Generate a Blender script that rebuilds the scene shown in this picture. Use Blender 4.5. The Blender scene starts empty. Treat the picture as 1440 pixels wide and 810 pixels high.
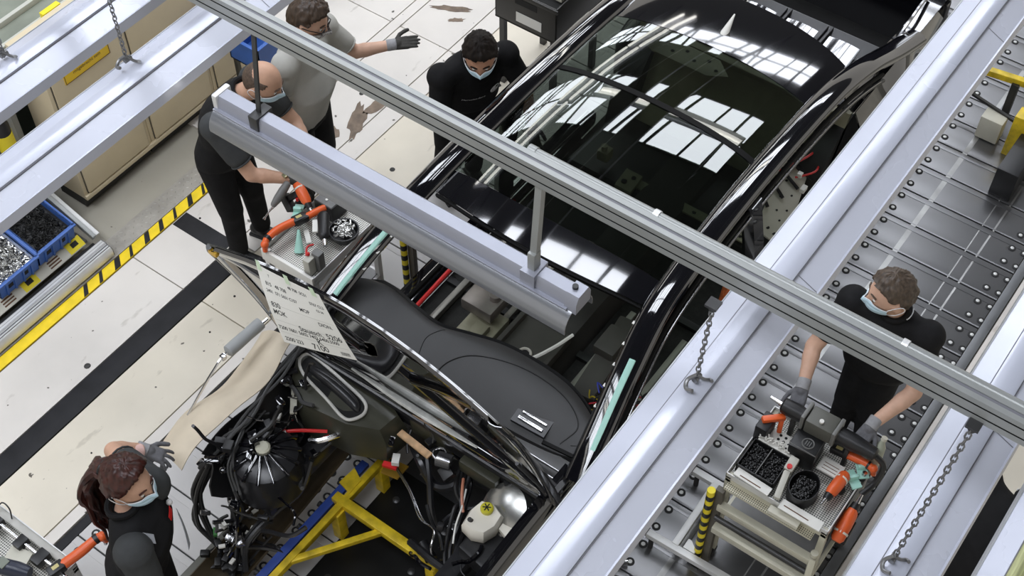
# Car assembly line seen from a gantry: everything is built in metres, X runs along the line, Y across it, Z up.
import bpy, bmesh, math, random
from mathutils import Vector as V, Matrix as MX, noise as NZ
R = math.radians
rnd = random.Random(7)
sc = bpy.context.scene
col = sc.collection
# ---------------------------------------------------------------- camera
cam_d = bpy.data.cameras.new('camera'); cam = bpy.data.objects.new('camera', cam_d); col.objects.link(cam)
PITCH, YAW = R(51.88), R(35.97)
cam.location = (0, 0, 7.0)
cam.rotation_euler = (math.pi / 2 - PITCH, 0, YAW - math.pi / 2)
cam_d.sensor_width = 36.0; cam_d.lens = 1950.5 / 1440 * 36.0
cam_d.clip_end = 200
sc.camera = cam
# ---------------------------------------------------------------- world, exposure
w = bpy.data.worlds.new('world'); sc.world = w; w.use_nodes = True
w.node_tree.nodes['Background'].inputs[0].default_value = (1.0, 0.96, 0.90, 1)
w.node_tree.nodes['Background'].inputs[1].default_value = 0.58
SKY_GLOW, TUBE_GLOW = 8.0, 5.0
sc.view_settings.view_transform = 'Standard'; sc.view_settings.look = 'None'
sc.view_settings.exposure = 0.28; sc.view_settings.gamma = 1.0
sc.view_settings.use_curve_mapping = False
sc.cycles.use_denoising = True
sc.cycles.max_bounces = 8; sc.cycles.transparent_max_bounces = 16
sc.cycles.sample_clamp_indirect = 6.0
# ---------------------------------------------------------------- materials
MATS = {}
def mat(name, c=(.5, .5, .5), rough=.5, metal=0., var=0., scale=6., bump=0., bscale=40., coat=0., spec=.5, emit=0., ior=None, stretch=None, rvar=0.):
    if name in MATS: return MATS[name]
    m = bpy.data.materials.new(name); m.use_nodes = True; nt = m.node_tree; n = nt.nodes; b = n['Principled BSDF']
    c4 = (*c, 1)
    b.inputs['Base Color'].default_value = c4; b.inputs['Roughness'].default_value = rough; b.inputs['Metallic'].default_value = metal
    b.inputs['Specular IOR Level'].default_value = spec
    if ior: b.inputs['IOR'].default_value = ior
    if coat: b.inputs['Coat Weight'].default_value = coat; b.inputs['Coat Roughness'].default_value = .03
    if emit: b.inputs['Emission Color'].default_value = c4; b.inputs['Emission Strength'].default_value = emit
    if var or bump or rvar:
        tc = n.new('ShaderNodeTexCoord'); src = tc.outputs['Object']
        if stretch:
            mp = n.new('ShaderNodeMapping'); mp.inputs['Scale'].default_value = stretch; nt.links.new(src, mp.inputs[0]); src = mp.outputs[0]
    if var:
        t = n.new('ShaderNodeTexNoise'); t.inputs['Scale'].default_value = scale; t.inputs['Detail'].default_value = 5; nt.links.new(src, t.inputs[0])
        r = n.new('ShaderNodeValToRGB'); r.color_ramp.elements[0].position = .3; r.color_ramp.elements[1].position = .7
        r.color_ramp.elements[0].color = (*[x * (1 - var) for x in c], 1); r.color_ramp.elements[1].color = (*[min(1, x * (1 + var * .6)) for x in c], 1)
        nt.links.new(t.outputs[0], r.inputs[0]); nt.links.new(r.outputs[0], b.inputs['Base Color'])
    if rvar:
        t = n.new('ShaderNodeTexNoise'); t.inputs['Scale'].default_value = scale * 1.7; t.inputs['Detail'].default_value = 4; nt.links.new(src, t.inputs[0])
        q = n.new('ShaderNodeMapRange'); q.inputs[1].default_value = .3; q.inputs[2].default_value = .7; q.inputs[3].default_value = max(.02, rough - rvar); q.inputs[4].default_value = min(1, rough + rvar)
        nt.links.new(t.outputs[0], q.inputs[0]); nt.links.new(q.outputs[0], b.inputs['Roughness'])
    if bump:
        t = n.new('ShaderNodeTexNoise'); t.inputs['Scale'].default_value = bscale; t.inputs['Detail'].default_value = 3; nt.links.new(src, t.inputs[0])
        p = n.new('ShaderNodeBump'); p.inputs['Strength'].default_value = bump; p.inputs['Distance'].default_value = .01; nt.links.new(t.outputs[0], p.inputs['Height']); nt.links.new(p.outputs[0], b.inputs['Normal'])
    MATS[name] = m; return m
def scuffed(name, c, dirt, amount=.5, rough=.5, scale=1.2):
    """painted floor: base tone, soft stains and small dark scuffs"""
    m = mat(name, c, rough); nt = m.node_tree; n = nt.nodes; b = n['Principled BSDF']
    tc = n.new('ShaderNodeTexCoord'); src = tc.outputs['Object']
    def nz(s, d, lo, hi, st=None):
        s_ = src
        if st:
            mp = n.new('ShaderNodeMapping'); mp.inputs['Scale'].default_value = st; mp.inputs['Rotation'].default_value = (0, 0, .5); nt.links.new(src, mp.inputs[0]); s_ = mp.outputs[0]
        t = n.new('ShaderNodeTexNoise'); t.inputs['Scale'].default_value = s; t.inputs['Detail'].default_value = d; nt.links.new(s_, t.inputs[0])
        q = n.new('ShaderNodeMapRange'); q.inputs[1].default_value = lo; q.inputs[2].default_value = hi; nt.links.new(t.outputs[0], q.inputs[0]); return q.outputs[0]
    mix1 = n.new('ShaderNodeMix'); mix1.data_type = 'RGBA'; mix1.inputs[6].default_value = (*c, 1); mix1.inputs[7].default_value = (*[x * .8 for x in c], 1)
    nt.links.new(nz(scale, 6, .4, .75), mix1.inputs[0])
    mix2 = n.new('ShaderNodeMix'); mix2.data_type = 'RGBA'; mix2.inputs[7].default_value = (*dirt, 1)
    nt.links.new(mix1.outputs[2], mix2.inputs[6])
    mul = n.new('ShaderNodeMath'); mul.operation = 'MULTIPLY'; mul.inputs[1].default_value = amount
    nt.links.new(nz(5, 3, .66, .72, (1, 2.2, 1)), mul.inputs[0]); nt.links.new(mul.outputs[0], mix2.inputs[0])
    mix3 = n.new('ShaderNodeMix'); mix3.data_type = 'RGBA'; mix3.inputs[7].default_value = (*[x * .35 for x in dirt], 1)
    nt.links.new(mix2.outputs[2], mix3.inputs[6]); nt.links.new(nz(14, 2, .735, .75), mix3.inputs[0])
    nt.links.new(mix3.outputs[2], b.inputs['Base Color']); return m
def glass_mat(name, tint, ior=1.75, rough=0.0):
    m = bpy.data.materials.new(name); m.use_nodes = True; nt = m.node_tree; n = nt.nodes
    n.remove(n['Principled BSDF']); out = n['Material Output']
    t = n.new('ShaderNodeBsdfTransparent'); t.inputs[0].default_value = (*tint, 1)
    g = n.new('ShaderNodeBsdfGlossy'); g.inputs['Roughness'].default_value = rough
    f = n.new('ShaderNodeFresnel'); ge = n.new('ShaderNodeNewGeometry'); mr = n.new('ShaderNodeMapRange'); mr.inputs[3].default_value = ior; mr.inputs[4].default_value = 1 / ior
    nt.links.new(ge.outputs['Backfacing'], mr.inputs[0]); nt.links.new(mr.outputs[0], f.inputs[0])   # both faces of the pane reflect alike
    x = n.new('ShaderNodeMixShader'); nt.links.new(f.outputs[0], x.inputs[0]); nt.links.new(t.outputs[0], x.inputs[1]); nt.links.new(g.outputs[0], x.inputs[2]); nt.links.new(x.outputs[0], out.inputs[0])
    MATS[name] = m; return m
# ---------------------------------------------------------------- objects
MW = {}
def tag(o, label=None, cat=None, group=None, kind=None):
    if label: o['label'] = label
    if cat: o['category'] = cat
    if group: o['group'] = group
    if kind: o['kind'] = kind
    return o
def thing(name, label, cat, loc=(0, 0, 0), rz=0., group=None):
    o = bpy.data.objects.new(name, None); col.objects.link(o); o.empty_display_size = .1
    o.location = loc; o.rotation_euler = (0, 0, rz)
    MW[o] = MX.Translation(V(loc)) @ MX.Rotation(rz, 4, 'Z')
    return tag(o, label, cat, group)
def inst(o, parent=None, loc=None, rz=None):
    c = o.copy(); col.objects.link(c); c.parent = parent
    if loc is not None: c.location = loc
    if rz is not None: c.rotation_euler = (0, 0, rz)
    return c
def frame(d, hint=V((0, 0, 1))):
    d = V(d).normalized(); h = V(hint)
    if abs(d.dot(h.normalized())) > .97: h = V((1, 0, 0)) if abs(d.x) < .9 else V((0, 1, 0))
    a = d.cross(h).normalized(); b = a.cross(d).normalized()
    return d, a, b
def spline(pts, k=6, closed=False):
    pts = [V(p) for p in pts]; n = len(pts); out = []
    rng = n if closed else n - 1
    for i in range(rng):
        if closed: p0, p1, p2, p3 = pts[(i - 1) % n], pts[i], pts[(i + 1) % n], pts[(i + 2) % n]
        else: p0, p1, p2, p3 = pts[max(i - 1, 0)], pts[i], pts[i + 1], pts[min(i + 2, n - 1)]
        for j in range(k):
            t = j / k
            out.append(.5 * ((2 * p1) + (p2 - p0) * t + (2 * p0 - 5 * p1 + 4 * p2 - p3) * t * t + (3 * p1 - p0 - 3 * p2 + p3) * t ** 3))
    if not closed: out.append(pts[-1])
    return out
class MB:
    def __init__(s): s.v = []; s.f = []; s.mi = []; s.cur = 0
    def add(s, vs, fs):
        o = len(s.v); s.v += [V(x) for x in vs]
        for f in fs: s.f.append([o + i for i in f]); s.mi.append(s.cur)
        return s
    def box(s, c, sz, rot=None, b=0.):
        c = V(c); hx, hy, hz = sz[0] / 2, sz[1] / 2, sz[2] / 2
        if b <= 0:
            vs = [V((x, y, z)) for x in (-hx, hx) for y in (-hy, hy) for z in (-hz, hz)]
            fs = [(0, 1, 3, 2), (4, 6, 7, 5), (0, 4, 5, 1), (2, 3, 7, 6), (0, 2, 6, 4), (1, 5, 7, 3)]
        else:
            b = min(b, hx * .9, hy * .9, hz * .9); bm = bmesh.new(); bmesh.ops.create_cube(bm, size=1)
            for v in bm.verts: v.co = V((v.co.x * 2 * hx, v.co.y * 2 * hy, v.co.z * 2 * hz))
            bmesh.ops.bevel(bm, geom=list(bm.edges), offset=b, segments=2, affect='EDGES', profile=.6)
            bm.verts.ensure_lookup_table(); bm.verts.index_update()
            vs = [v.co.copy() for v in bm.verts]; fs = [[v.index for v in f.verts] for f in bm.faces]; bm.free()
        if rot is not None: vs = [rot @ v for v in vs]
        return s.add([c + v for v in vs], fs)
    def box2(s, a, b_, bev=0.):
        a, b_ = V(a), V(b_); return s.box((a + b_) / 2, b_ - a if all(x > 0 for x in (b_ - a)) else V([abs(x) for x in (b_ - a)]), None, bev)
    def bar(s, p0, p1, wd, ht, hint=(0, 0, 1), bev=0.):
        """rectangular bar from p0 to p1, wd sideways, ht along hint"""
        p0, p1 = V(p0), V(p1); d, a, b = frame(p1 - p0, V(hint)); m = MX((d, a, b)).transposed()
        return s.box((p0 + p1) / 2, ((p1 - p0).length, wd, ht), m, bev)
    def cyl(s, p0, p1, r0, r1=None, n=12):
        r1 = r0 if r1 is None else r1; p0, p1 = V(p0), V(p1); d, a, b = frame(p1 - p0)
        vs = []; 
        for p, r in ((p0, r0), (p1, r1)):
            for i in range(n):
                t = 2 * math.pi * i / n; vs.append(p + (a * math.cos(t) + b * math.sin(t)) * r)
        fs = [(i, (i + 1) % n, n + (i + 1) % n, n + i) for i in range(n)] + [list(range(n))[::-1], list(range(n, 2 * n))]
        return s.add(vs, fs)
    def lathe(s, prof, o, axis=(0, 0, 1), n=16):
        o = V(o); d, a, b = frame(axis); vs = []
        for r, z in prof:
            for i in range(n):
                t = 2 * math.pi * i / n; vs.append(o + d * z + (a * math.cos(t) + b * math.sin(t)) * max(r, 1e-4))
        m = len(prof); fs = [(j * n + i, j * n + (i + 1) % n, (j + 1) * n + (i + 1) % n, (j + 1) * n + i) for j in range(m - 1) for i in range(n)]
        fs += [list(range(n))[::-1], list(range((m - 1) * n, m * n))]
        return s.add(vs, fs)
    def capsule(s, p0, p1, r0, r1, n=12, k=4):
        p0, p1 = V(p0), V(p1); L = (p1 - p0).length; pr = []
        for j in range(k + 1): t = math.pi / 2 * j / k; pr.append((r0 * math.sin(t), -r0 * math.cos(t)))
        for j in range(k + 1): t = math.pi / 2 * j / k; pr.append((r1 * math.cos(t), L + r1 * math.sin(t)))
        return s.lathe(pr, p0, p1 - p0 if L > 1e-5 else (0, 0, 1), n)
    def ball(s, c, r, rot=None, n=14, k=9):
        """ellipsoid"""
        vs = []; c = V(c); r = (r, r, r) if isinstance(r, (int, float)) else r
        for j in range(k + 1):
            th = math.pi * j / k
            for i in range(n):
                ph = 2 * math.pi * i / n
                p = V((math.sin(th) * math.cos(ph) * r[0], math.sin(th) * math.sin(ph) * r[1], math.cos(th) * r[2]))
                vs.append(c + (rot @ p if rot is not None else p))
        fs = [(j * n + i, (j + 1) * n + i, (j + 1) * n + (i + 1) % n, j * n + (i + 1) % n) for j in range(k) for i in range(n)]
        return s.add(vs, fs)
    def loft(s, rings, cap=True, closed=True):
        n = len(rings[0]); vs = [p for r in rings for p in r]; fs = []
        for j in range(len(rings) - 1):
            for i in range(n if closed else n - 1):
                fs.append((j * n + i, j * n + (i + 1) % n, (j + 1) * n + (i + 1) % n, (j + 1) * n + i))
        if cap and closed: fs += [list(range(n))[::-1], list(range((len(rings) - 1) * n, len(rings) * n))]
        return s.add(vs, fs)
    def tube(s, path, r, n=8, closed=False, flat=1., hint=(0, 0, 1)):
        path = [V(p) for p in path]; m = len(path); rings = []; pa = None
        for j, p in enumerate(path):
            if closed: t = path[(j + 1) % m] - path[j - 1]
            else: t = path[min(j + 1, m - 1)] - path[max(j - 1, 0)]
            if t.length < 1e-7: t = V((0, 0, 1))
            t.normalize()
            if pa is None: _, a, b = frame(t, V(hint))
            else:
                a = pa - t * pa.dot(t)
                a = frame(t)[1] if a.length < 1e-4 else a.normalized()
                b = t.cross(a) * -1
                b = a.cross(t)
            pa = a; rr = r[j] if isinstance(r, (list, tuple)) else r
            rings.append([p + (a * math.cos(2 * math.pi * i / n) + b * math.sin(2 * math.pi * i / n) * flat) * rr for i in range(n)])
        if closed: rings.append(rings[0])
        return s.loft(rings, cap=not closed)
    def prism(s, poly, O, U, W, D):
        """extrude a 2-D polygon (u, w) along vector D"""
        O, U, W, D = V(O), V(U), V(W), V(D); a = [O + U * u + W * w_ for u, w_ in poly]; n = len(a)
        return s.add(a + [p + D for p in a], [list(range(n))[::-1], list(range(n, 2 * n))] + [(i, (i + 1) % n, n + (i + 1) % n, n + i) for i in range(n)])
    def sheet(s, fn, nu, nv, th=0., dirn=None):
        """surface fn(u, v), u and v in 0..1, with thickness th"""
        P = [[V(fn(i / nu, j / nv)) for j in range(nv + 1)] for i in range(nu + 1)]
        def idx(i, j): return i * (nv + 1) + j
        vs = [P[i][j] for i in range(nu + 1) for j in range(nv + 1)]
        fs = [(idx(i, j), idx(i + 1, j), idx(i + 1, j + 1), idx(i, j + 1)) for i in range(nu) for j in range(nv)]
        if th:
            N = len(vs); lo = []
            for i in range(nu + 1):
                for j in range(nv + 1):
                    if dirn is not None: nn = V(dirn)
                    else:
                        du = P[min(i + 1, nu)][j] - P[max(i - 1, 0)][j]; dv = P[i][min(j + 1, nv)] - P[i][max(j - 1, 0)]
                        nn = du.cross(dv); nn = nn.normalized() if nn.length > 1e-9 else V((0, 0, 1))
                    lo.append(P[i][j] - nn * th)
            vs += lo; fs += [tuple(N + q for q in f[::-1]) for f in fs]
            edge = [idx(i, 0) for i in range(nu + 1)] + [idx(nu, j) for j in range(1, nv + 1)] + [idx(i, nv) for i in range(nu - 1, -1, -1)] + [idx(0, j) for j in range(nv - 1, 0, -1)]
            for a, b in zip(edge, edge[1:] + edge[:1]): fs.append((a, N + a, N + b, b))
        return s.add(vs, fs)
    def mesh(s, name, mats, inv=None, sharp=38, fix=True):
        me = bpy.data.meshes.new(name); vs = [inv @ v for v in s.v] if inv is not None else s.v
        me.from_pydata([tuple(v) for v in vs], [], s.f)
        ml = mats if isinstance(mats, (list, tuple)) else [mats]
        for m in ml: me.materials.append(m)
        if len(ml) > 1: me.polygons.foreach_set('material_index', s.mi)
        if fix:
            bm = bmesh.new(); bm.from_mesh(me); bmesh.ops.recalc_face_normals(bm, faces=bm.faces); bm.to_mesh(me); bm.free()
        me.polygons.foreach_set('use_smooth', [True] * len(me.polygons))
        me.set_sharp_from_angle(angle=R(sharp)); me.update(); return me
    def build(s, name, m, parent=None, label=None, cat=None, group=None, kind=None, local=False, origin=None, sharp=38, fix=True):
        """coordinates are world ones unless local; the object joins its parent without moving"""
        inv = None; base = MX.Identity(4)
        if parent is not None and not local: base = MW[parent]; inv = base.inverted()
        if parent is None and origin is None and not local:
            mn = [min(v[i] for v in s.v) for i in range(3)]; mx_ = [max(v[i] for v in s.v) for i in range(3)]
            origin = ((mn[0] + mx_[0]) / 2, (mn[1] + mx_[1]) / 2, mn[2])
        if parent is None and origin is not None: base = MX.Translation(V(origin)); inv = base.inverted()
        o = bpy.data.objects.new(name, s.mesh(name, m, inv, sharp, fix)); col.objects.link(o)
        if parent is None: o.location = base.translation
        o.parent = parent; MW[o] = base if not (local and parent is not None) else MW[parent]
        return tag(o, label, cat, group, kind)
def part(name, m, parent, fn, **k):
    b = MB(); fn(b); return b.build(name, m, parent, **k)
def remesh(mb, voxel, it=4, name='body'):
    """weld a heap of overlapping solids into one smooth continuous skin"""
    me = mb.mesh(name, [], None, 180); o = bpy.data.objects.new('tmp', me); col.objects.link(o)
    md = o.modifiers.new('r', 'REMESH'); md.mode = 'VOXEL'; md.voxel_size = voxel
    sm = o.modifiers.new('s', 'SMOOTH'); sm.factor = .5; sm.iterations = it
    dg = bpy.context.evaluated_depsgraph_get(); me2 = bpy.data.meshes.new_from_object(o.evaluated_get(dg))
    bpy.data.objects.remove(o); bpy.data.meshes.remove(me); return me2
def skin_obj(mb, voxel, it, name, m, parent, **k):
    me = remesh(mb, voxel, it, name); me.name = name; me.materials.clear(); me.materials.append(m)
    if parent is not None: me.transform(MW[parent].inverted())
    me.polygons.foreach_set('use_smooth', [True] * len(me.polygons)); me.update()
    o = bpy.data.objects.new(name, me); col.objects.link(o); o.parent = parent; MW[o] = MW[parent] if parent else MX.Identity(4)
    return tag(o, **k)
def text_mesh(body, size, m, name, parent, place, align='LEFT', bold=0.):
    """lettering as flat geometry; place maps (u, v) in text space to a world point"""
    cu = bpy.data.curves.new('t', 'FONT'); cu.body = body; cu.size = size; cu.align_x = align; cu.offset = bold
    o = bpy.data.objects.new('t', cu); col.objects.link(o); dg = bpy.context.evaluated_depsgraph_get()
    me = bpy.data.meshes.new_from_object(o.evaluated_get(dg)); bpy.data.objects.remove(o); bpy.data.curves.remove(cu)
    inv = MW[parent].inverted()
    for v in me.vertices: v.co = inv @ V(place(v.co.x, v.co.y))
    me.materials.clear(); me.materials.append(m)
    t = bpy.data.objects.new(name, me); col.objects.link(t); t.parent = parent; MW[t] = MW[parent]; return t
def structure(o): o['kind'] = 'structure'; return o
# ---------------------------------------------------------------- palette
ALU = mat('aluminium profile', (.30, .31, .30), .36, .3, var=.06, scale=9)
ALU2 = mat('aluminium light', (.70, .70, .69), .45, .35, var=.1, scale=7)
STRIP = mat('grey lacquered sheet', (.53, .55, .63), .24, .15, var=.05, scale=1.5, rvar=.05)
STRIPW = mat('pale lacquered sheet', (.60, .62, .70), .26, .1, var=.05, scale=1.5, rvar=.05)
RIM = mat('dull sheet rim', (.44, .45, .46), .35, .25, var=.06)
GROOVE = mat('groove shadow line', (.16, .16, .18), .5)
LAMPGREY = mat('grey enamel lamp', (.27, .28, .30), .26, .6, var=.04, scale=4)
LAMPTOP = mat('pale grey enamel', (.30, .31, .36), .35, .3, var=.05)
TUBE = mat('fluorescent tube', (1, .98, .93), .4, emit=TUBE_GLOW)
STEELD = mat('dark steel', (.06, .06, .06), .4, .6, var=.3)
CHAIN = mat('galvanised chain', (.22, .22, .22), .4, .8)
BLACK = mat('black plastic', (.012, .012, .013), .42, var=.25, scale=15)
SATIN = mat('satin black', (.018, .018, .02), .28, var=.2, scale=12)
RUBBER = mat('rubber', (.02, .02, .02), .7)
PAINT = mat('black car paint', (.004, .004, .006), .06, 0, coat=1., spec=.6, ior=1.6)
WHITE = mat('white plastic', (.78, .77, .72), .45, var=.06)
CREAM = mat('cream plastic', (.62, .60, .50), .5, var=.1)
ORANGE = mat('orange plastic', (.80, .13, .03), .38, var=.08)
REDP = mat('red plastic', (.62, .02, .02), .4)
YELLOW = mat('yellow paint', (.85, .62, .02), .45, var=.12, scale=8)
BLUE = mat('blue crate plastic', (.035, .12, .42), .42, var=.12)
MINT = mat('mint tape', (.42, .74, .64), .5, var=.08)
CHROME = mat('bright metal', (.75, .75, .76), .15, 1.)
GREYP = mat('grey plastic', (.16, .16, .155), .5, var=.15)
# ================================================================ the setting
F_WHITE = scuffed('painted floor plate', (.71, .67, .615), (.28, .25, .2), .35)
F_WARM = scuffed('painted floor warm', (.74, .68, .56), (.3, .26, .2), .35)
F_CONC = scuffed('grey concrete', (.40, .375, .31), (.2, .18, .15), .45, .6)
F_BLACK = mat('black floor tape', (.016, .016, .018), .6, var=.35, scale=9, spec=.25)
F_YEL = mat('yellow floor tape', (.86, .62, .01), .5, var=.15, scale=12)
SLAT = mat('worn steel slat', (.24, .24, .245), .33, .85, var=.05, scale=2)
SLATP = scuffed('painted slat', (.55, .535, .52), (.25, .22, .18), .35, .45)
floor = structure(part('floor', F_CONC, None, lambda b: b.box2((-12, -14, -.25), (24, 18, -.02))))
def plate(y0, y1, x0, x1, m, z=0., name='floor_plate', g=.004):
    return part(name, m, floor, lambda b: b.box2((x0 + g, y0 + g, -.02), (x1 - g, y1 - g, z), .0025))
xs = [-2.36, .42, 3.2, 5.98, 8.76, 11.5]
for x0, x1 in zip(xs, xs[1:]):
    plate(4.925, 5.38, x0, x1, F_WHITE); plate(4.31, 4.765, x0, x1, F_WARM)
    if x0 > 3: plate(4.765, 4.925, max(x0, 3.7), x1, F_WHITE)
plate(4.765, 4.925, -2.3, 3.68, F_BLACK, .002, 'black_floor_strip')
plate(4.93, 5.375, 3.55, 3.69, F_BLACK, .002, 'black_floor_strip')
plate(4.23, 4.31, -2.3, 11, F_WHITE); plate(4.165, 4.23, -2.3, 11, F_BLACK, -.004, 'edge_gap')
plate(5.38, 5.47, 5.2, 11.5, F_WHITE)
for x0, x1 in ((4.3, 5.98), (5.98, 8.76), (8.76, 11.5)): plate(5.47, 8.2, x0, x1, F_WHITE)
# hazard tape along the station edge
tape = part('hazard_tape', F_YEL, floor, lambda b: b.box2((-2.3, 5.387, -.01), (5.2, 5.463, .0025)))
for k in range(11):
    x = 2.78 + k * .135; jag = rnd.uniform(-.02, .02)
    part('black_stripe', F_BLACK, tape, lambda b: b.prism([(0, 0), (.045 + jag, 0), (.10 + jag, .074), (.06, .074)], (x, 5.388, .001), (1, 0, 0), (0, 1, 0), (0, 0, .0025)))
# chequer plate kerb between concrete and plates, with raised lozenges
CHEQ = mat('chequer plate', (.42, .40, .36), .4, .35, var=.2, scale=10)
kerb = part('chequer_plate', CHEQ, floor, lambda b: b.box2((.2, 5.467, -.02), (4.9, 5.62, .004)))
def loz(b):
    for i in range(118):
        for j in range(4):
            x = .3 + i * .039; y = 5.485 + j * .036; a = R(45 if (i + j) % 2 else -45)
            dx, dy = math.cos(a) * .013, math.sin(a) * .013; ex, ey = -math.sin(a) * .004, math.cos(a) * .004
            b.add([(x - dx, y - dy, .004), (x + ex, y + ey, .004), (x + dx, y + dy, .004), (x - ex, y - ey, .004), (x, y, .0075)], [(0, 1, 4), (1, 2, 4), (2, 3, 4), (3, 0, 4)])
part('raised_lozenges', CHEQ, kerb, loz, kind='stuff')
# worn patches where the paint has come off
WORN = mat('bare worn concrete', (.19, .14, .10), .7, var=.35, scale=18)
def blob(cx, cy, rx, ry, a, seed):
    r2 = random.Random(seed); pts = []
    for i in range(22):
        t = 2 * math.pi * i / 22; q = r2.uniform(.7, 1.15); u, w_ = math.cos(t) * rx * q, math.sin(t) * ry * q
        pts.append((cx + u * math.cos(a) - w_ * math.sin(a), cy + u * math.sin(a) + w_ * math.cos(a)))
    part('worn_patch', WORN, floor, lambda b: b.prism(pts, (0, 0, .0003), (1, 0, 0), (0, 1, 0), (0, 0, .0012)))
blob(5.02, 5.0, .19, .06, R(28), 1); blob(5.25, 4.98, .17, .045, R(-8), 2); blob(4.82, 5.06, .08, .05, R(40), 4); blob(6.37, 5.18, .17, .035, R(-62), 3); blob(6.28, 5.08, .07, .025, R(-50), 8)
SPOT = mat('dark dropped blob', (.03, .028, .025), .6)
for x, y, r in ((2.42, 4.98, .022), (4.0, 5.2, .018), (5.25, 5.15, .018), (4.8, 4.5, .02), (3.05, 4.55, .007), (3.35, 4.62, .008), (2.0, 4.5, .006), (4.3, 4.7, .016), (5.9, 4.4, .018), (3.7, 5.26, .008)):
    b = MB(); b.lathe([(r, 0), (r * .9, .004), (r * .3, .009)], (x, y, 0), n=9); b.build('floor_screw_cap', SPOT, floor)
# far side of the line
plate(.60, .668, -2, 11, mat('edge angle steel', (.16, .165, .17), .45, .5, var=.15), .012, 'edge_angle')
plate(.545, .60, -2, 11, F_WHITE, .014, 'edge_strip'); plate(.42, .545, -2, 11, mat('grey edge board', (.42, .42, .38), .5, var=.08), .002, 'edge_board')
for x0, x1 in zip(xs, xs[1:]): plate(-3.6, .42, x0, x1, F_WARM)
# ---------------------------------------------------------------- slat conveyor
conv = structure(part('conveyor_bed', STEELD, None, lambda b: b.box2((-1.2, .67, -.019), (10.2, 4.163, -.014))))
def slat_mesh(y0, y1):
    b = MB(); b.box2((-.130, y0, -.013), (.130, y1, 0), .002); b.box2((.085, y0, 0), (.128, y1, .0022), .0008); b.box2((-.128, y0, 0), (-.118, y1, .0012)); return b
s1 = slat_mesh(.67, 2.945).mesh('slat', SLAT); s2 = slat_mesh(2.955, 4.162).mesh('slat', SLATP)
bb = MB(); bb.lathe([(.0255, 0), (.0255, .004), (.016, .006), (.0145, .004)], (0, 0, 0), n=14); bb.cur = 1; bb.lathe([(.0135, .003), (.012, .0062), (.006, .0068)], (0, 0, 0), n=10)
bolt_me = bb.mesh('bolt', [RUBBER, mat('bolt head', (.62, .62, .6), .4, .4)])
for k in range(-20, 12):
    xc = 6.305 + .27 * k
    for me, rows, lo, hi in ((s1, (.682, .765, 1.56), 2.6, 8.6), (s2, (3.19, 3.27, 4.09), .9, 3.0)):
        o = bpy.data.objects.new('slat', me); col.objects.link(o); o.parent = conv; o.location = V((xc, 0, 0)) - conv.location; MW[o] = MX.Translation(V((xc, 0, 0)))
        if lo < xc < hi:
            for y in rows:
                for dx in (-.068, .066):
                    q = bpy.data.objects.new('bolt', bolt_me); col.objects.link(q); q.parent = o; q.location = (dx, y, 0)
# the worn bright wheel tracks on the slats
TRACK = mat('polished track', (.38, .38, .37), .35, .6, var=.3, scale=4)
for y, wd in ((1.36, .035), (.92, .012), (1.0, .008)):
    part('polished_track', TRACK, conv, lambda b: b.box2((-1, y, .0005), (10, y + wd, .0012 if wd < .03 else .001)))
# ---------------------------------------------------------------- hall roof with glazed skylights far above
ROOF = mat('roof underside', (.05, .055, .06), .8); TRUSS = mat('roof steel', (.03, .03, .035), .6)
PANE = mat('daylight pane', (.88, .92, 1.0), .3, emit=SKY_GLOW)
ZC = 11.0; SKY = ((-3.0, .6, -1.0, 14.0), (5.2, 7.8, 2.5, 10.5), (12.2, 15.9, 2.5, 15.5), (19.6, 22.2, 2.5, 15.5))  # first band is unseen, added to even the floor light; Y spans trimmed likewise
def roof_boxes(b):
    e = [-12] + [q for s_ in SKY for q in s_[:2]] + [30]
    for i in range(0, len(e), 2): b.box2((e[i], -14, ZC), (e[i + 1], 24, ZC + .1))
    for a, c, SY0, SY1 in SKY: b.box2((a, -14, ZC), (c, SY0, ZC + .1)); b.box2((a, SY1, ZC), (c, 24, ZC + .1))
roof = structure(part('ceiling', ROOF, None, roof_boxes))
for wn, (a, c, SY0, SY1) in enumerate(SKY):
    win = structure(part('window_%d' % (wn + 1), TRUSS, None, lambda b: [b.box2((x, SY0, ZC - .06), (x + .09, SY1, ZC + .02)) for x in (a - .05, (a + c) / 2 - .045, c - .04)]))  # window_1 is the unseen band added to even the floor light
    n = max(6, round((SY1 - SY0) / 1.3)); st = (SY1 - SY0) / n
    for j in range(n):
        part('pane', PANE, win, lambda b: b.add([(a, SY0 + j * st + .05, ZC + .03), (c, SY0 + j * st + .05, ZC + .03), (c, SY0 + (j + 1) * st - .05, ZC + .03), (a, SY0 + (j + 1) * st - .05, ZC + .03)], [(0, 1, 2, 3)]), fix=False)
        part('glazing_bar', TRUSS, win, lambda b: b.box2((a, SY0 + j * st - .05, ZC - .05), (c, SY0 + j * st + .05, ZC + .03)))
    for j in range(0, 5):
        y = SY0 + 1.2 + j * 2.9
        def tr(b):
            m_ = (a + c) / 2; b.bar((a - 1.8, y, ZC - 1.0), (c + 1.8, y, ZC - 1.0), .10, .14); b.bar((m_, y, ZC - 1.0), (a - .3, y, ZC), .08, .08); b.bar((m_, y, ZC - 1.0), (c + .3, y, ZC), .08, .08); b.bar((a - 1.6, y, ZC - 1.0), (a - .3, y, ZC), .08, .08); b.bar((c + 1.6, y, ZC - 1.0), (c + .3, y, ZC), .08, .08)
        part('roof_truss', TRUSS, win, tr)
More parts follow.
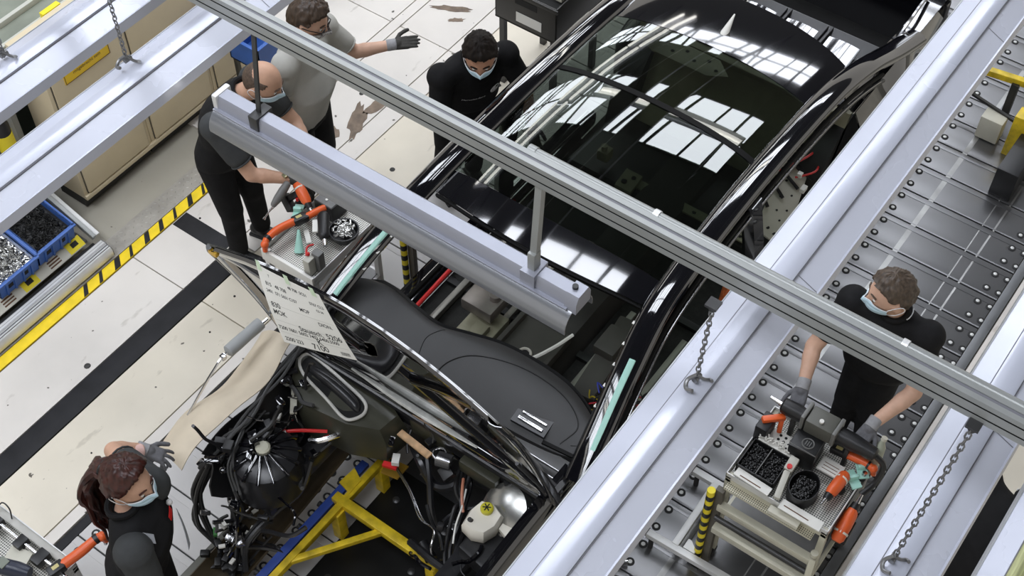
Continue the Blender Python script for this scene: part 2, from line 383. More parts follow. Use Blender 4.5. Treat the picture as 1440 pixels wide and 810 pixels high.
# ================================================================ overhead cable ducts, rail, lamp, chains
def cable_duct(y, z, label, x0, x1, joints=(), wd=.22, h=.085, top=STRIP):
    """long sheet-metal duct: folded trunking in the middle, a lacquered wing each side, rims"""
    t = thing('cable_duct', label, 'cable duct', ((x0 + x1) / 2, y, z), group='long cable ducts over the line')
    L = x1 - x0
    def pr(b, poly): b.prism(poly, (x0, y, z), (0, 1, 0), (0, 0, 1), (L, 0, 0))
    hw = wd / 2
    part('trunking', top, t, lambda b: (pr(b, [(-.042, .055), (-.042, .082), (-.030, .088), (.030, .088), (.042, .082), (.042, .055)]), ))
    part('trunking_groove', GROOVE, t, lambda b: (pr(b, [(-.046, .060), (-.046, .0775), (-.0425, .0775), (-.0425, .060)]), pr(b, [(.0425, .060), (.0425, .0775), (.046, .0775), (.046, .060)])))
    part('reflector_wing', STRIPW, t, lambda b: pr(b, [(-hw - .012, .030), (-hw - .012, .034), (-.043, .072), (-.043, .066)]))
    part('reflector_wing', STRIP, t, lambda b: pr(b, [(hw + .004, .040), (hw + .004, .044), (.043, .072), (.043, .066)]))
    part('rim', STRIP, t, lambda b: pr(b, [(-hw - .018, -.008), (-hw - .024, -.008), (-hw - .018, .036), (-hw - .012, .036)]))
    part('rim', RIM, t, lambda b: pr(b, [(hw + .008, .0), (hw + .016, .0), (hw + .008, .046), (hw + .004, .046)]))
    part('underside', STEELD, t, lambda b: pr(b, [(-hw - .01, .0), (hw + .006, .0), (hw + .006, .004), (-hw - .01, .004)]))
    for jx in joints:
        part('splice_plate', STRIPW, t, lambda b: pr2(b, jx))
    for jx in (1.35, 2.95, 4.5): part('joint_seam', GROOVE, t, lambda b: b.prism([(-hw - .012, .0345), (-.043, .0725), (-.043, .0731), (-hw - .012, .0351)], (jx, y, z), (0, 1, 0), (0, 0, 1), (.003, 0, 0)))
    return t
def pr2(b, q):
    x, y, z, w_, l = q
    b.box2((x, y - w_ / 2, z), (x + l, y + w_ / 2, z + .002))
ZB = 3.25
cable_duct(3.475, ZB, 'pale grey cable duct crossing in front of the tan cabinets below the yellow sign', -1.5, 8.5)
cable_duct(3.90, ZB, 'upper left cable duct, nearest the yellow sign and highest in the picture', -1.5, 8.5)
cable_duct(0.985, ZB, 'broad cable duct in the middle running past the right flank of the car', -1.5, 8.5)
cable_duct(0.20, ZB - .25, 'cable duct right of the slat conveyor with a long chain lying over it', -1.5, 8.5)
cable_duct(-.13, ZB - .1, 'cable duct cut off by the lower right corner, mossy yellow streaks on it', -1.5, 8.5, top=mat('streaked sheet', (.33, .34, .16), .3, .3, var=.7, scale=9, stretch=(.3, 9, 9)))
# crosswise aluminium rail with T-slots
XR, ZR = 2.52, 3.725
SLOTK = mat('slot black', (.008, .008, .008), .9, spec=.1)
rail = thing('mounting_rail', 'long slotted aluminium rail crossing the whole picture above the lamp', 'rail', (XR, 1.6, ZR))
prof = [(-.025, 0), (-.025, .022), (-.019, .022), (-.019, .030), (-.025, .030), (-.025, .062), (-.019, .062), (-.019, .070), (-.025, .070), (-.025, .090),
        (-.006, .090), (-.006, .086), (.006, .086), (.006, .090), (.025, .090), (.025, 0)]
part('profile', ALU, rail, lambda b: b.prism(prof, (XR, -2.0, ZR - .05), (1, 0, 0), (0, 0, 1), (0, 8.6, 0)))
[part('slot', SLOTK, rail, lambda b: b.box2((XR - .0235, -2, ZR - .05 + a), (XR - .0185, 6.6, ZR - .05 + a + .0105))) for a in (.0205, .0605)]
part('slot', GROOVE, rail, lambda b: b.box2((XR - .006, -2, ZR + .0355), (XR + .006, 6.6, ZR + .0365)))
part('conduit', ALU, rail, lambda b: [b.cyl((XR + .055, -2, ZR + .005), (XR + .055, 1.80, ZR + .005), .016, n=12), b.cyl((XR + .055, 1.80, ZR + .005), (XR + .055, 1.77, ZR + .005), .019, n=12)])
for y in (1.3, .45): part('conduit_clip', ALU2, rail, lambda b: (b.cyl((XR + .055, y, ZR + .005), (XR + .055, y + .02, ZR + .005), .020, n=12), b.box2((XR + .02, y, ZR - .008), (XR + .055, y + .02, ZR + .004))))
# half-round lamp under the rail
XL, ZL, Y0, Y1 = 2.49, 3.13, 1.52, 3.20
lamp = thing('half_round_lamp', 'grey half-round fluorescent lamp hanging crosswise over the windscreen opening', 'lamp', (XL, 2.3, ZL))
def arc(b, r0, r1, a0, a1, ya, yb, n=14):
    po = [(math.cos(R(a0 + (a1 - a0) * i / n)) * r0, math.sin(R(a0 + (a1 - a0) * i / n)) * r0) for i in range(n + 1)]
    pi_ = [(math.cos(R(a0 + (a1 - a0) * i / n)) * r1, math.sin(R(a0 + (a1 - a0) * i / n)) * r1) for i in range(n, -1, -1)]
    o2 = po + pi_; m_ = len(o2); vs = [V((XL + u, ya, ZL + w_)) for u, w_ in o2] + [V((XL + u, yb, ZL + w_)) for u, w_ in o2]; k = n + 1
    fs = []
    for i in range(m_): fs.append((i, (i + 1) % m_, m_ + (i + 1) % m_, m_ + i))
    for i in range(n): fs += [(i, m_ - 1 - i, m_ - 2 - i, i + 1), (m_ + i, m_ + i + 1, m_ + m_ - 2 - i, m_ + m_ - 1 - i)]
    b.add(vs, fs)
part('reflector', LAMPGREY, lamp, lambda b: arc(b, .088, .084, -8, 188, Y0, Y1))
part('end_panel', BLACK, lamp, lambda b: b.prism([(math.cos(R(a)) * .083, math.sin(R(a)) * .083) for a in range(0, 181, 12)], (XL, Y0 + .05, ZL), (1, 0, 0), (0, 0, 1), (0, .004, 0)))
part('housing', LAMPTOP, lamp, lambda b: b.prism([(-.040, .080), (-.034, .128), (-.026, .142), (.022, .142), (.034, .128), (.040, .080)], (XL, Y0 + .03, ZL), (1, 0, 0), (0, 0, 1), (0, Y1 - Y0 - .05, 0)))
part('housing_lip', LAMPTOP, lamp, lambda b: b.box2((XL - .055, Y0 + .02, ZL + .079), (XL - .036, Y1 - .005, ZL + .086)))
part('end_cap', ALU2, lamp, lambda b: b.box2((XL - .043, Y1 - .022, ZL + .078), (XL + .043, Y1 + .004, ZL + .147), .008))
part('end_cap', LAMPTOP, lamp, lambda b: (b.prism([(-.045, .07), (-.045, .12), (-.03, .15), (.03, .15), (.045, .12), (.045, .07)], (XL, Y0 - .015, ZL), (1, 0, 0), (0, 0, 1), (0, .05, 0))))
part('cable_gland', BLACK, lamp, lambda b: b.cyl((XL + .0, Y0 + .02, ZL + .150), (XL, Y0 + .02, ZL + .162), .011))
part('clamp', LAMPTOP, lamp, lambda b: (b.box2((XL - .045, Y0 + .16, ZL + .12), (XL + .04, Y0 + .22, ZL + .150), .004), b.box2((XL - .047, Y0 + .16, ZL + .075), (XL - .042, Y0 + .22, ZL + .15))))
for dx in (-.03, .03): part('lamp_tube', TUBE, lamp, lambda b: b.cyl((XL + dx, Y0 + .07, ZL + .035), (XL + dx, Y1 - .04, ZL + .035), .013, n=8))
part('hanger_post', ALU, lamp, lambda b: (b.bar((XR - .005, Y0 + .19, ZR - .05), (XL - .005, Y0 + .19, ZL + .15), .026, .026), b.box2((XL - .025, Y0 + .175, ZL + .145), (XL + .015, Y0 + .205, ZL + .23), .003)))
part('hanger_strap', STEELD, lamp, lambda b: (b.bar((XR + .01, 2.98, ZR - .05), (XL - .005, 2.99, ZL + .14), .02, .008), b.box2((XL - .045, 2.965, ZL + .075), (XL + .045, 3.01, ZL + .15), .004)))
# the next lamp along the line (its light shows in the glass roof)
LX = 7.15
lamp2 = thing('half_round_lamp', 'next half-round lamp of the line, mirrored as a white bar in the glass roof', 'lamp', (LX, 3.4, ZL + .5))
ox, oz = XL, ZL; XL = LX; ZL = ZL + .5
part('reflector', LAMPGREY, lamp2, lambda b: arc(b, .11, .105, -8, 188, 2.25, 4.6))
part('housing', LAMPTOP, lamp2, lambda b: b.box2((XL - .04, 2.25, ZL + .1), (XL + .04, 4.6, ZL + .16), .01))
for dx in (-.04, .04): part('lamp_tube', TUBE, lamp2, lambda b: b.cyl((XL + dx, 2.3, ZL + .03), (XL + dx, 4.55, ZL + .03), .028, n=8))
XL, ZL = ox, oz
# chains
def chain(p0, p1, label, hook=True, sag=0., lk=.026, wr=.0027):
    p0, p1 = V(p0), V(p1); L = (p1 - p0).length; n = int(L / (lk * .78)); b = MB()
    for i in range(n):
        t = (i + .5) / n; c = p0.lerp(p1, t) + V((0, 0, -sag * 4 * t * (1 - t))); d, a, e = frame(p1 - p0); s_ = a if i % 2 else e
        h = lk / 2 - .006; rr = .0075; pts = []
        for k in range(4): an = -math.pi / 2 + math.pi * k / 3; pts.append(c + d * (h * .8 + rr * math.cos(an)) + s_ * rr * math.sin(an))
        for k in range(4): an = math.pi / 2 + math.pi * k / 3; pts.append(c + d * (-h * .8 + rr * math.cos(an)) + s_ * rr * math.sin(an))
        b.tube(pts, wr, 5, True)
    t = thing('hanging_chain', label, 'chain', tuple(p1), group='chains holding the cable ducts'); b.build('chain_links', CHAIN, t)
    part('top_eye', STEELD, t, lambda b: (b.cyl(p0 + V((0, 0, .012)), p0 + V((0, 0, -.015)), .012), b.box(p0 + V((0, 0, .012)), (.04, .04, .01))))
    if hook: part('clamp_hook', CHAIN, t, lambda b: (b.tube(spline([p1 + V((0, 0, .03)), p1 + V((-.02, .02, .01)), p1 + V((-.045, .01, 0)), p1 + V((-.05, -.015, .012))], 4), .007, 7), b.tube(spline([p1 + V((0, 0, .03)), p1 + V((.015, -.02, .005)), p1 + V((.03, -.035, -.003)), p1 + V((.02, -.045, .01))], 4), .006, 7), b.cyl(p1 + V((-.012, 0, .01)), p1 + V((.02, 0, .01)), .011)))
    return t
zt = ZB + .09
chain((2.345, 3.53, ZR + .7), (2.345, 3.525, zt + .01), 'chain clamped to the cable duct right of the yellow sign')
chain((2.12, 3.93, ZR + .2), (2.085, 3.93, zt + .01), 'chain clamped to the upper left cable duct at the picture edge')
chain((2.41, 1.0, ZR - .05), (2.36, .99, zt + .01), 'short chain clamped to the broad middle cable duct')
chain((2.48, .185, ZR - .06), (2.30, .215, ZB - .15), 'longest chain, running down to the cable duct at lower right', lk=.030, wr=.0032)

# station luminaires beyond the upper edge of the picture; the glass roof mirrors them as twin white lines
for i in range(3):
    x0 = 5.2 + i * 1.62
    tl = thing('twin_tube_lamp', ('nearest', 'middle', 'farthest')[i] + ' twin-tube station lamp of the row mirrored along the left roof edge', 'lamp', (x0 + .75, 4.95, 3.6), group='station lamps in a row')
    part('housing', LAMPTOP, tl, lambda b: b.box2((x0, 4.78, 3.65), (x0 + 1.56, 5.12, 3.71), .01))
    for dy in (-.11, .11): part('lamp_tube', TUBE, tl, lambda b: b.cyl((x0 + .02, 4.95 + dy, 3.60), (x0 + 1.56, 4.95 + dy, 3.60), .03, n=10))
# ================================================================ the car body
YC = 2.66
car = thing('car_body', 'glossy black unfinished saloon car body with raised hood and glass roof on the line', 'car', (4.9, YC, 0))
GLASS = glass_mat('tinted roof glass', (.44, .48, .44), 1.75)
UNDER = mat('dark underbody', (.012, .012, .012), .5, var=.3)
SEAL = mat('black rubber seal', (.006, .006, .006), .6, spec=.15)
PRIMER = mat('olive primer steel', (.30, .29, .20), .45, .1, var=.15, scale=10)
DASH = mat('grey dashboard foam', (.045, .045, .046), .55, var=.06, bump=.05, bscale=160)
CARPET = mat('dark carpet', (.022, .022, .02), .9, var=.3, scale=30, bump=.3, bscale=200)
def rz(x, y):
    dy = abs(y - YC) / .66
    return 1.485 - (.058 if x < 4.9 else .063) * (x - 4.9) ** 2 - .038 * dy ** 2 - .02 * dy ** 6
def hwid(x): return .665 + .012 * math.sin((x - 3.9) * 1.3)
def roof_sheet(b, x0, x1, nu=14, nv=24, bow0=0., bow1=0., dz=0., th=.006, w=1.0):
    def fn(u, v):
        s_ = 2 * v - 1; xa = x0 + bow0 * (1 - s_ * s_); xb = x1 + bow1 * (1 - s_ * s_)
        x = xa + (xb - xa) * u; y = YC + s_ * hwid(x) * w; return (x, y, rz(x, y) + dz)
    b.sheet(fn, nu, nv, th)
part('front_glass', GLASS, car, lambda b: roof_sheet(b, 4.055, 5.005, 20, 26, -.03, .035))
part('rear_glass', GLASS, car, lambda b: roof_sheet(b, 5.045, 5.62, 14, 26, .035, .06))
part('glass_joint', SEAL, car, lambda b: roof_sheet(b, 5.006, 5.044, 2, 26, .035, .035, .004, .012))
part('roof_header', PAINT, car, lambda b: roof_sheet(b, 3.88, 4.05, 6, 26, -.07, -.03))
part('header_seal', SEAL, car, lambda b: roof_sheet(b, 3.865, 3.88, 2, 26, -.07, -.07, -.012, .02))
part('roof_panel', PAINT, car, lambda b: roof_sheet(b, 5.625, 6.12, 12, 26, .06, .12))
fin = part('antenna_fin', WHITE, car, lambda b: (b.loft([[V((5.86 + t * .10 + math.cos(a) * .042 * (1 - t) + .0, YC + .02 + math.sin(a) * .024 * (1 - t * .85), 1.43 + t * .072)) for a in [2 * math.pi * i / 14 for i in range(14)]] for t in (0, .15, .4, .7, .95)])), label='white film over the antenna fin')
# roof side rails running into A and C pillars
def railpath(sg, dy=0., dz=0., x0=3.0, x1=6.95):
    P = [(3.02, .865, .97), (3.25, .835, 1.10), (3.55, .79, 1.245), (3.9, .745, 1.365), (4.4, .725, 1.420), (4.9, .72, 1.432), (5.4, .72, 1.412), (5.85, .725, 1.365), (6.25, .745, 1.27), (6.6, .775, 1.14), (6.95, .80, 1.03)]
    return [p for p in spline([(x, YC + sg * (y + dy), z + dz) for x, y, z in P], 6) if x0 <= p.x <= x1]
for sg in (1, -1):
    rl = part('roof_rail', PAINT, car, lambda b: b.tube(railpath(sg), .075, 14, flat=.55, hint=(0, 0, 1)))
    part('drip_moulding', CHROME if sg > 0 else mat('satin trim', (.35, .35, .36), .2, .9), rl, lambda b: b.tube(railpath(sg, .052, -.035, 3.2, 6.5), .0055, 6))
    part('trim_line', mat('satin trim', (.35, .35, .36), .2, .9), rl, lambda b: b.tube(railpath(sg, -.055, .012, 3.6, 6.1), .004, 6))
    part('door_seal', SEAL, rl, lambda b: b.tube(railpath(sg, .07, -.07, 3.15, 6.4), .015, 8))
    part('door_flange', mat('satin trim', (.35, .35, .36), .2, .9), rl, lambda b: b.tube(railpath(sg, .092, -.095, 3.2, 6.35), .005, 6))
    part('gutter', SATIN, rl, lambda b: b.tube(railpath(sg, .085, -.11, 3.15, 6.4), .012, 8))
    # clip tape on the A pillar
    part('masking_tape', MINT, rl, lambda b: b.tube(railpath(sg, .01 if sg < 0 else -.03, .035, 3.12, 3.62), .022, 8, flat=.5))
    part('pillar_clip', WHITE, rl, lambda b: [b.box(p + V((0, -.07 * sg, .02)), (.02, .012, .006)) for p in railpath(sg, 0, 0, 3.3, 3.9)[::2]])
    part('b_pillar', PAINT, car, lambda b: b.loft([[V((4.80 + dx, YC + sg * (yy + dy), zz)) for dx, dy in ((-.07, 0), (-.05, .05), (.05, .05), (.07, 0), (.05, -.03), (-.05, -.03))] for yy, zz in ((.76, 1.40), (.82, 1.1), (.87, .75), (.88, .36))]))
    part('sill', PAINT, car, lambda b: b.box2((3.1, YC + sg * .80 if sg > 0 else YC - .93, .28), (5.75, YC + .93 if sg > 0 else YC - .80, .40), .03))
    part('sill_seal', SEAL, car, lambda b: b.tube([(3.2, YC + sg * .84, .405), (5.7, YC + sg * .84, .405)], .016, 8))
    # front inner fender and strut tower side
    def fend(b):
        def fn(u, v):
            x = 1.62 + u * 1.45; z = .98 - .26 * (1 - u) ** 1.6 - v * v * .46; y = YC + sg * (.76 + .14 * v ** .7 - .05 * (1 - u)); return (x, y, z)
        b.sheet(fn, 20, 8, .012)
    if sg < 0: part('fender', PAINT, car, fend)
    # rear quarter with wheel arch
    def quart(b):
        def fn(u, v):
            x = 6.12 + u * 1.38; top = 1.02 - .04 * u; z = top - v * (.62 if not .18 < u < .62 else .62 - .30 * math.sin((u - .18) / .44 * math.pi))
            y = YC + sg * (.79 + .13 * math.sin(min(1, v * 1.6) * math.pi / 2) - .06 * u * u); return (x, y, z)
        b.sheet(fn, 24, 10, .012)
    part('rear_quarter', PAINT, car, quart)
    part('quarter_shoulder', PAINT, car, lambda b: b.sheet(lambda u, v: (6.1 + u * 1.4, YC + sg * (.68 + .115 * v), 1.03 - .04 * u + .16 * (1 - v) ** 2 * max(0, 1 - u * 1.6)), 16, 6, .01))
    part('shoulder_line', CHROME, car, lambda b: b.tube([(6.1 + .11 * i, YC + sg * (.79 - .06 * (i * .11 / 1.4) ** 2), 1.026 - .0027 * i) for i in range(13)], .006, 6))
    part('wheelhouse', UNDER, car, lambda b: b.loft([[V((x, YC + sg * yy, z)) for x, z in ((5.78, .30), (5.86, .62), (6.05, .84), (6.3, .92), (6.7, .92), (6.95, .75), (7.0, .45), (6.7, .30))] for yy in (.60, .70, .76)]))
# floor, tunnel, sills inside
part('floor_pan', CARPET, car, lambda b: b.box2((3.05, YC - .80, .26), (6.0, YC + .80, .29)))
part('floor_rib', UNDER, car, lambda b: [b.box2((x, YC - .78, .29), (x + .05, YC + .78, .325), .01) for x in (3.62, 4.05, 4.62, 5.15)])
part('tunnel', mat('tunnel trim', (.035, .034, .03), .7, var=.2), car, lambda b: b.prism([(-.19, .29), (-.15, .47), (-.09, .50), (.09, .50), (.15, .47), (.19, .29)], (3.12, YC, 0), (0, 1, 0), (0, 0, 1), (2.6, 0, 0)))
part('firewall', SATIN, car, lambda b: (b.box2((3.02, YC - .80, .30), (3.07, YC + .80, .93), .01), b.box2((2.98, YC - .5, .62), (3.03, YC + .3, .86), .02)))
part('rear_bulkhead', PRIMER, car, lambda b: (b.prism([(5.85, .30), (6.16, .95), (6.20, .95), (5.92, .30)], (0, YC - .76, 0), (1, 0, 0), (0, 0, 1), (0, 1.52, 0)), b.box2((6.1, YC - .7, .93), (6.3, YC + .7, .97), .01)))
part('rear_seat_pan', UNDER, car, lambda b: b.prism([(5.2, .29), (5.25, .44), (5.86, .38), (5.9, .29)], (0, YC - .70, 0), (1, 0, 0), (0, 0, 1), (0, 1.4, 0)))
# perforated brackets seen through glass and rear door opening
HOLE = mat('punched hole', (.005, .005, .005), .8)
def bracket(poly, O, U, W, D, holes, nm='perforated_bracket', m=None):
    p = part(nm, m or PRIMER, car, lambda b: b.prism(poly, O, U, W, D)); U, W, D = V(U), V(W), V(D)
    [part('punched_hole', HOLE, p, lambda b: b.cyl(V(O) + U * u + W * w_ + D * .9, V(O) + U * u + W * w_ + D * 1.12, r, n=10)) for u, w_, r in holes]
    return p
GREYB = mat('grey coated steel', (.47, .45, .38), .5, .1, var=.1)
bracket([(0, 0), (.12, -.06), (.26, 0), (.55, .08), (.78, .17), (.80, .27), (.62, .30), (.38, .22), (.12, .16), (0, .10)], (5.33, 1.90, .52), (1, 0, .10), (0, 1, .25), (0, 0, .012),
        [(.05, .03, .012), (.06, .08, .012), (.15, .05, .008), (.2, .1, .008), (.24, .05, .008), (.3, .13, .01), (.35, .08, .008), (.42, .16, .01), (.5, .12, .014), (.58, .2, .01), (.66, .24, .008)], m=GREYB)
part('red_cable', REDP, car, lambda b: [b.tube(spline([(5.75, 2.12, .66), (5.9, 2.02, .72), (6.08, 1.98, .70), (6.15, 1.9, .62)], 5), .008, 6), b.tube(spline([(5.78, 2.02, .64), (5.86, 1.93, .68), (5.98, 1.96, .66)], 5), .007, 6)])
part('wire_loom', BLACK, car, lambda b: [b.tube(spline([(5.5 + i * .12, 2.05 - .04 * i, .60), (5.62 + i * .1, 2.18, .68), (5.85 + i * .05, 2.1, .70), (6.05, 1.9 + .03 * i, .62)], 5), .012, 6) for i in range(4)])
part('connector', WHITE, car, lambda b: [b.box((5.72, 1.93, .645), (.05, .03, .03)), b.box((5.80, 2.0, .66), (.03, .03, .03))])
part('connector', mat('blue connector', (.03, .1, .4), .4), car, lambda b: b.box((5.88, 2.13, .70), (.06, .03, .03)))
bracket([(0, 0), (.10, -.05), (.5, -.05), (.62, .02), (.5, .12), (.1, .12)], (5.95, YC + .62, .98), (0, -1, 0), (1, 0, 0), (0, 0, .01), [(.05 + .08 * i, .02 + .05 * (i % 2), .013) for i in range(7)])
bracket([(0, 0), (.9, 0), (.9, .06), (0, .06)], (5.27, YC + .28, .455), (0, -1, 0), (1, 0, .2), (0, 0, .012), [(.06 + .11 * i, .03, .014) for i in range(8)])
bracket([(0, 0), (.12, 0), (.12, .14), (0, .14)], (5.2, YC + .31, .45), (0, -1, 0), (1, 0, .2), (0, 0, .03), [(.04, .05, .02), (.08, .1, .016)])
part('belt_bracket', PRIMER, car, lambda b: [b.box2((5.30, YC + .44, .50), (5.38, YC + .52, .58), .01), b.cyl((5.33, YC + .48, .58), (5.33, YC + .48, .62), .02)])
# parcel shelf below the missing rear window, trunk lid behind
PLATE = mat('glossy e-coat plate', (.01, .01, .014), .08, coat=1., ior=1.9)
shelf = part('parcel_shelf', SATIN, car, lambda b: b.box2((6.16, YC - .72, .955), (6.78, YC + .72, .985), .01))
for i, yy in enumerate((.44, .14, -.16, -.46)):
    pl = part('shelf_plate', PLATE, shelf, lambda b: b.sheet(lambda u, v: (6.27 + .36 * u, YC + yy - .11 + .22 * v, .998 + .035 * u + .01 * math.sin(v * math.pi)), 6, 6, .012))
    part('cutout', HOLE, pl, lambda b: b.box2((6.29, YC + yy - .06, .995), (6.40, YC + yy + .04, 1.014 if i % 2 else 1.0125), .008))
    part('shelf_rib', SATIN, shelf, lambda b: (b.box2((6.22, YC + yy + .13, .985), (6.74, YC + yy + .15, 1.02), .006), b.box2((6.22, YC + yy + .165, .985), (6.74, YC + yy + .18, 1.015), .006)))
part('shelf_harness', BLACK, shelf, lambda b: [b.tube(spline([(6.3, YC + .05, 1.02), (6.4, YC - .1, 1.08), (6.28, YC - .3, 1.04), (6.24, YC - .52, 1.03), (6.45, YC - .62, 1.02)], 6), .010, 6), b.tube(spline([(6.42, YC - .08, 1.03), (6.47, YC - .12, 1.12), (6.5, YC - .16, 1.08)], 4), .008, 6)])
part('trunk_lid', PAINT, car, lambda b: b.sheet(lambda u, v: (7.36 + .75 * u + .1 * math.sin(u * 2), YC + (v * 2 - 1) * (.70 - .04 * u), 1.0 + .62 * u), 10, 12, .03))
part('trunk_floor', UNDER, car, lambda b: b.box2((6.8, YC - .74, .5), (7.5, YC + .74, .53)))
[part('trunk_hinge', mat('satin trim', (.35, .35, .36), .2, .9), car, lambda b: b.tube(spline([(6.80, YC + sg * .70, .98), (7.0, YC + sg * .72, 1.10), (7.2, YC + sg * .71, 1.10), (7.36, YC + sg * .70, 1.02)], 5), .012, 6)) for sg in (1, -1)]
part('tail_panel', PAINT, car, lambda b: b.box2((7.42, YC - .82, .45), (7.5, YC + .82, .98), .03))
# ---------------------------------------------------------------- dashboard
def smooth(a, n):
    return spline([(x, y, 0) for x, y in a], n)
rear = smooth([(3.30, 3.56), (3.42, 3.46), (3.455, 3.34), (3.42, 3.12), (3.405, 2.96), (3.45, 2.80), (3.505, 2.60), (3.515, 2.36), (3.49, 2.15), (3.41, 1.97), (3.31, 1.84), (3.24, 1.78)], 5)
front = smooth([(3.24, 3.59), (3.21, 3.5), (3.17, 3.3), (3.14, 3.1), (3.11, 2.9), (3.09, 2.7), (3.08, 2.5), (3.07, 2.3), (3.08, 2.1), (3.10, 1.95), (3.14, 1.84), (3.18, 1.77)], 5)
def dtop(u, v):
    i = v * (len(rear) - 1); k = min(int(i), len(rear) - 2); t = i - k
    a = front[k].lerp(front[k + 1], t); c = rear[k].lerp(rear[k + 1], t); p = a.lerp(c, u)
    hump = math.exp(-((p.y - 2.3) / .38) ** 2) * .035 * math.sin(min(1, u * 1.2) * math.pi)
    return V((p.x, p.y, .985 + .03 * math.sin(u * math.pi * .8) + hump - .06 * max(0, u - .82) / .18))
dash = part('dashboard', DASH, car, lambda b: (b.sheet(dtop, 14, 60, 0), b.sheet(lambda u, v: dtop(1, v) + V((.02 - .10 * u * u, 0, -.24 * u)), 6, 60, 0), b.sheet(lambda u, v: dtop(0, v) + V((0, 0, -.06 * u)), 1, 60, 0)), fix=False)
SEAMM = mat('dash seam', (.012, .012, .012), .6)
def on_dash(x, y, dz=.0015):
    best = None
    for vi in range(0, 121):
        v = vi / 120; a = dtop(0, v); c = dtop(1, v)
        if best is None or abs((a.y + c.y) / 2 - y) < best[0]:
            u = max(0, min(1, (x - a.x) / max(.01, c.x - a.x))); best = (abs((a.y + c.y) / 2 - y), dtop(u, v).z)
    return V((x, y, best[1] + dz))
part('panel_seam', SEAMM, dash, lambda b: b.tube([on_dash(p.x, p.y) for p in spline([(3.10, 2.76, 0), (3.20, 2.74, 0), (3.30, 2.66, 0), (3.37, 2.50, 0), (3.40, 2.33, 0), (3.385, 2.15, 0), (3.33, 2.02, 0), (3.25, 1.95, 0), (3.14, 1.98, 0)], 7)], .0035, 5))
part('panel_seam', SEAMM, dash, lambda b: b.tube([on_dash(p.x, p.y) for p in spline([(3.15, 2.90, 0), (3.26, 2.93, 0), (3.36, 2.89, 0), (3.43, 2.85, 0)], 6)], .002, 5))
part('panel_seam', SEAMM, dash, lambda b: b.tube([on_dash(p.x, p.y) for p in spline([(3.16, 1.93, 0), (3.2, 1.87, 0), (3.28, 1.84, 0), (3.34, 1.87, 0)], 6)], .002, 5))
part('display_bezel', SATIN, dash, lambda b: b.prism([(0, 0), (.11, .01), (.12, -.19), (.01, -.20)], (3.10, 2.26, 1.012), (1, 0, .02), (0, 1, 0), (0, 0, .016)))
for k in (0, 1): part('bezel_blade', CHROME, dash, lambda b: b.bar((3.135 + .038 * k, 2.235, 1.034), (3.135 + .038 * k, 2.085, 1.034), .018 - .006 * k, .008, bev=.003))
part('defrost_slot', SEAL, dash, lambda b: b.bar((3.10, 2.06, 1.0), (3.125, 1.86, .995), .02, .012))
part('end_grille', RUBBER, dash, lambda b: [b.box2((3.20 + .014 * i, 1.765, .93), (3.207 + .014 * i, 1.80, .985)) for i in range(7)])
# front interior odds and ends below the windscreen opening
part('red_rod', REDP, car, lambda b: b.cyl((3.62, 3.38, .48), (4.05, 3.40, .46), .014))
[part('seat_rail', mat('satin steel', (.28, .27, .24), .35, .7), car, lambda b: b.bar((3.45, YC + y, .335), (4.5, YC + y, .335), .04, .05, bev=.006)) for y in (.66, .30, -.30, -.66)]
part('floor_module', PRIMER, car, lambda b: (b.box2((3.72, 2.92, .30), (4.0, 3.14, .39), .01), b.box2((3.76, 2.96, .39), (3.86, 3.05, .44), .01)))
part('floor_module', mat('worn alloy', (.26, .235, .21), .35, .5, var=.3), car, lambda b: (b.box2((3.85, 2.95, .47), (4.08, 3.17, .56), .015), b.cyl((3.97, 3.0, .56), (3.97, 3.0, .60), .035), b.cyl((4.02, 3.1, .56), (4.02, 3.1, .58), .03)))
part('console_frame', mat('console plastic', (.05, .048, .04), .55, var=.2), car, lambda b: (b.box2((3.58, 2.50, .50), (4.0, 2.80, .53), .01), b.box2((3.55, 2.48, .50), (4.0, 2.51, .57), .006), b.box2((3.55, 2.79, .50), (4.0, 2.82, .57), .006)))
part('cup_ring', mat('pale ring', (.5, .48, .42), .4), car, lambda b: b.tube([(3.76 + .036 * math.cos(t), 2.64 + .036 * math.sin(t), .54) for t in [2 * math.pi * i / 18 for i in range(18)]], .009, 6, True))
part('cup_well', HOLE, car, lambda b: b.cyl((3.76, 2.64, .53), (3.76, 2.64, .537), .03))
part('white_duct', WHITE, car, lambda b: (b.tube(spline([(3.62, 2.72, .58), (3.70, 2.58, .60), (3.84, 2.50, .62), (3.98, 2.46, .62)], 5), .011, 6), b.box((3.60, 2.99, .42), (.02, .07, .015), MX.Rotation(.4, 3, 'Z'))))
part('pedal_box', BLACK, car, lambda b: (b.box2((3.38, 2.02, .40), (3.50, 2.18, .78), .01), b.bar((3.45, 2.1, .75), (3.68, 2.1, .45), .02, .03), b.box((3.69, 2.1, .44), (.04, .08, .02), None, .006)))
part('seat_console', mat('console plastic', (.05, .048, .04), .55, var=.2), car, lambda b: (b.bar((3.72, 2.22, .50), (4.32, 2.28, .52), .14, .06, bev=.02), b.box2((4.0, 2.2, .52), (4.2, 2.34, .60), .02)))
part('tag', WHITE, car, lambda b: b.add([(4.12, 2.12, .60), (4.2, 2.06, .62), (4.22, 2.15, .61)], [(0, 1, 2)]), fix=False)
LOOM = [mat('wire %d' % i, c, .5) for i, c in enumerate([(.5, .03, .05), (.6, .3, .02), (.03, .05, .4), (.5, .5, .45), (.02, .02, .02), (.45, .35, .02)])]
wires = MB()
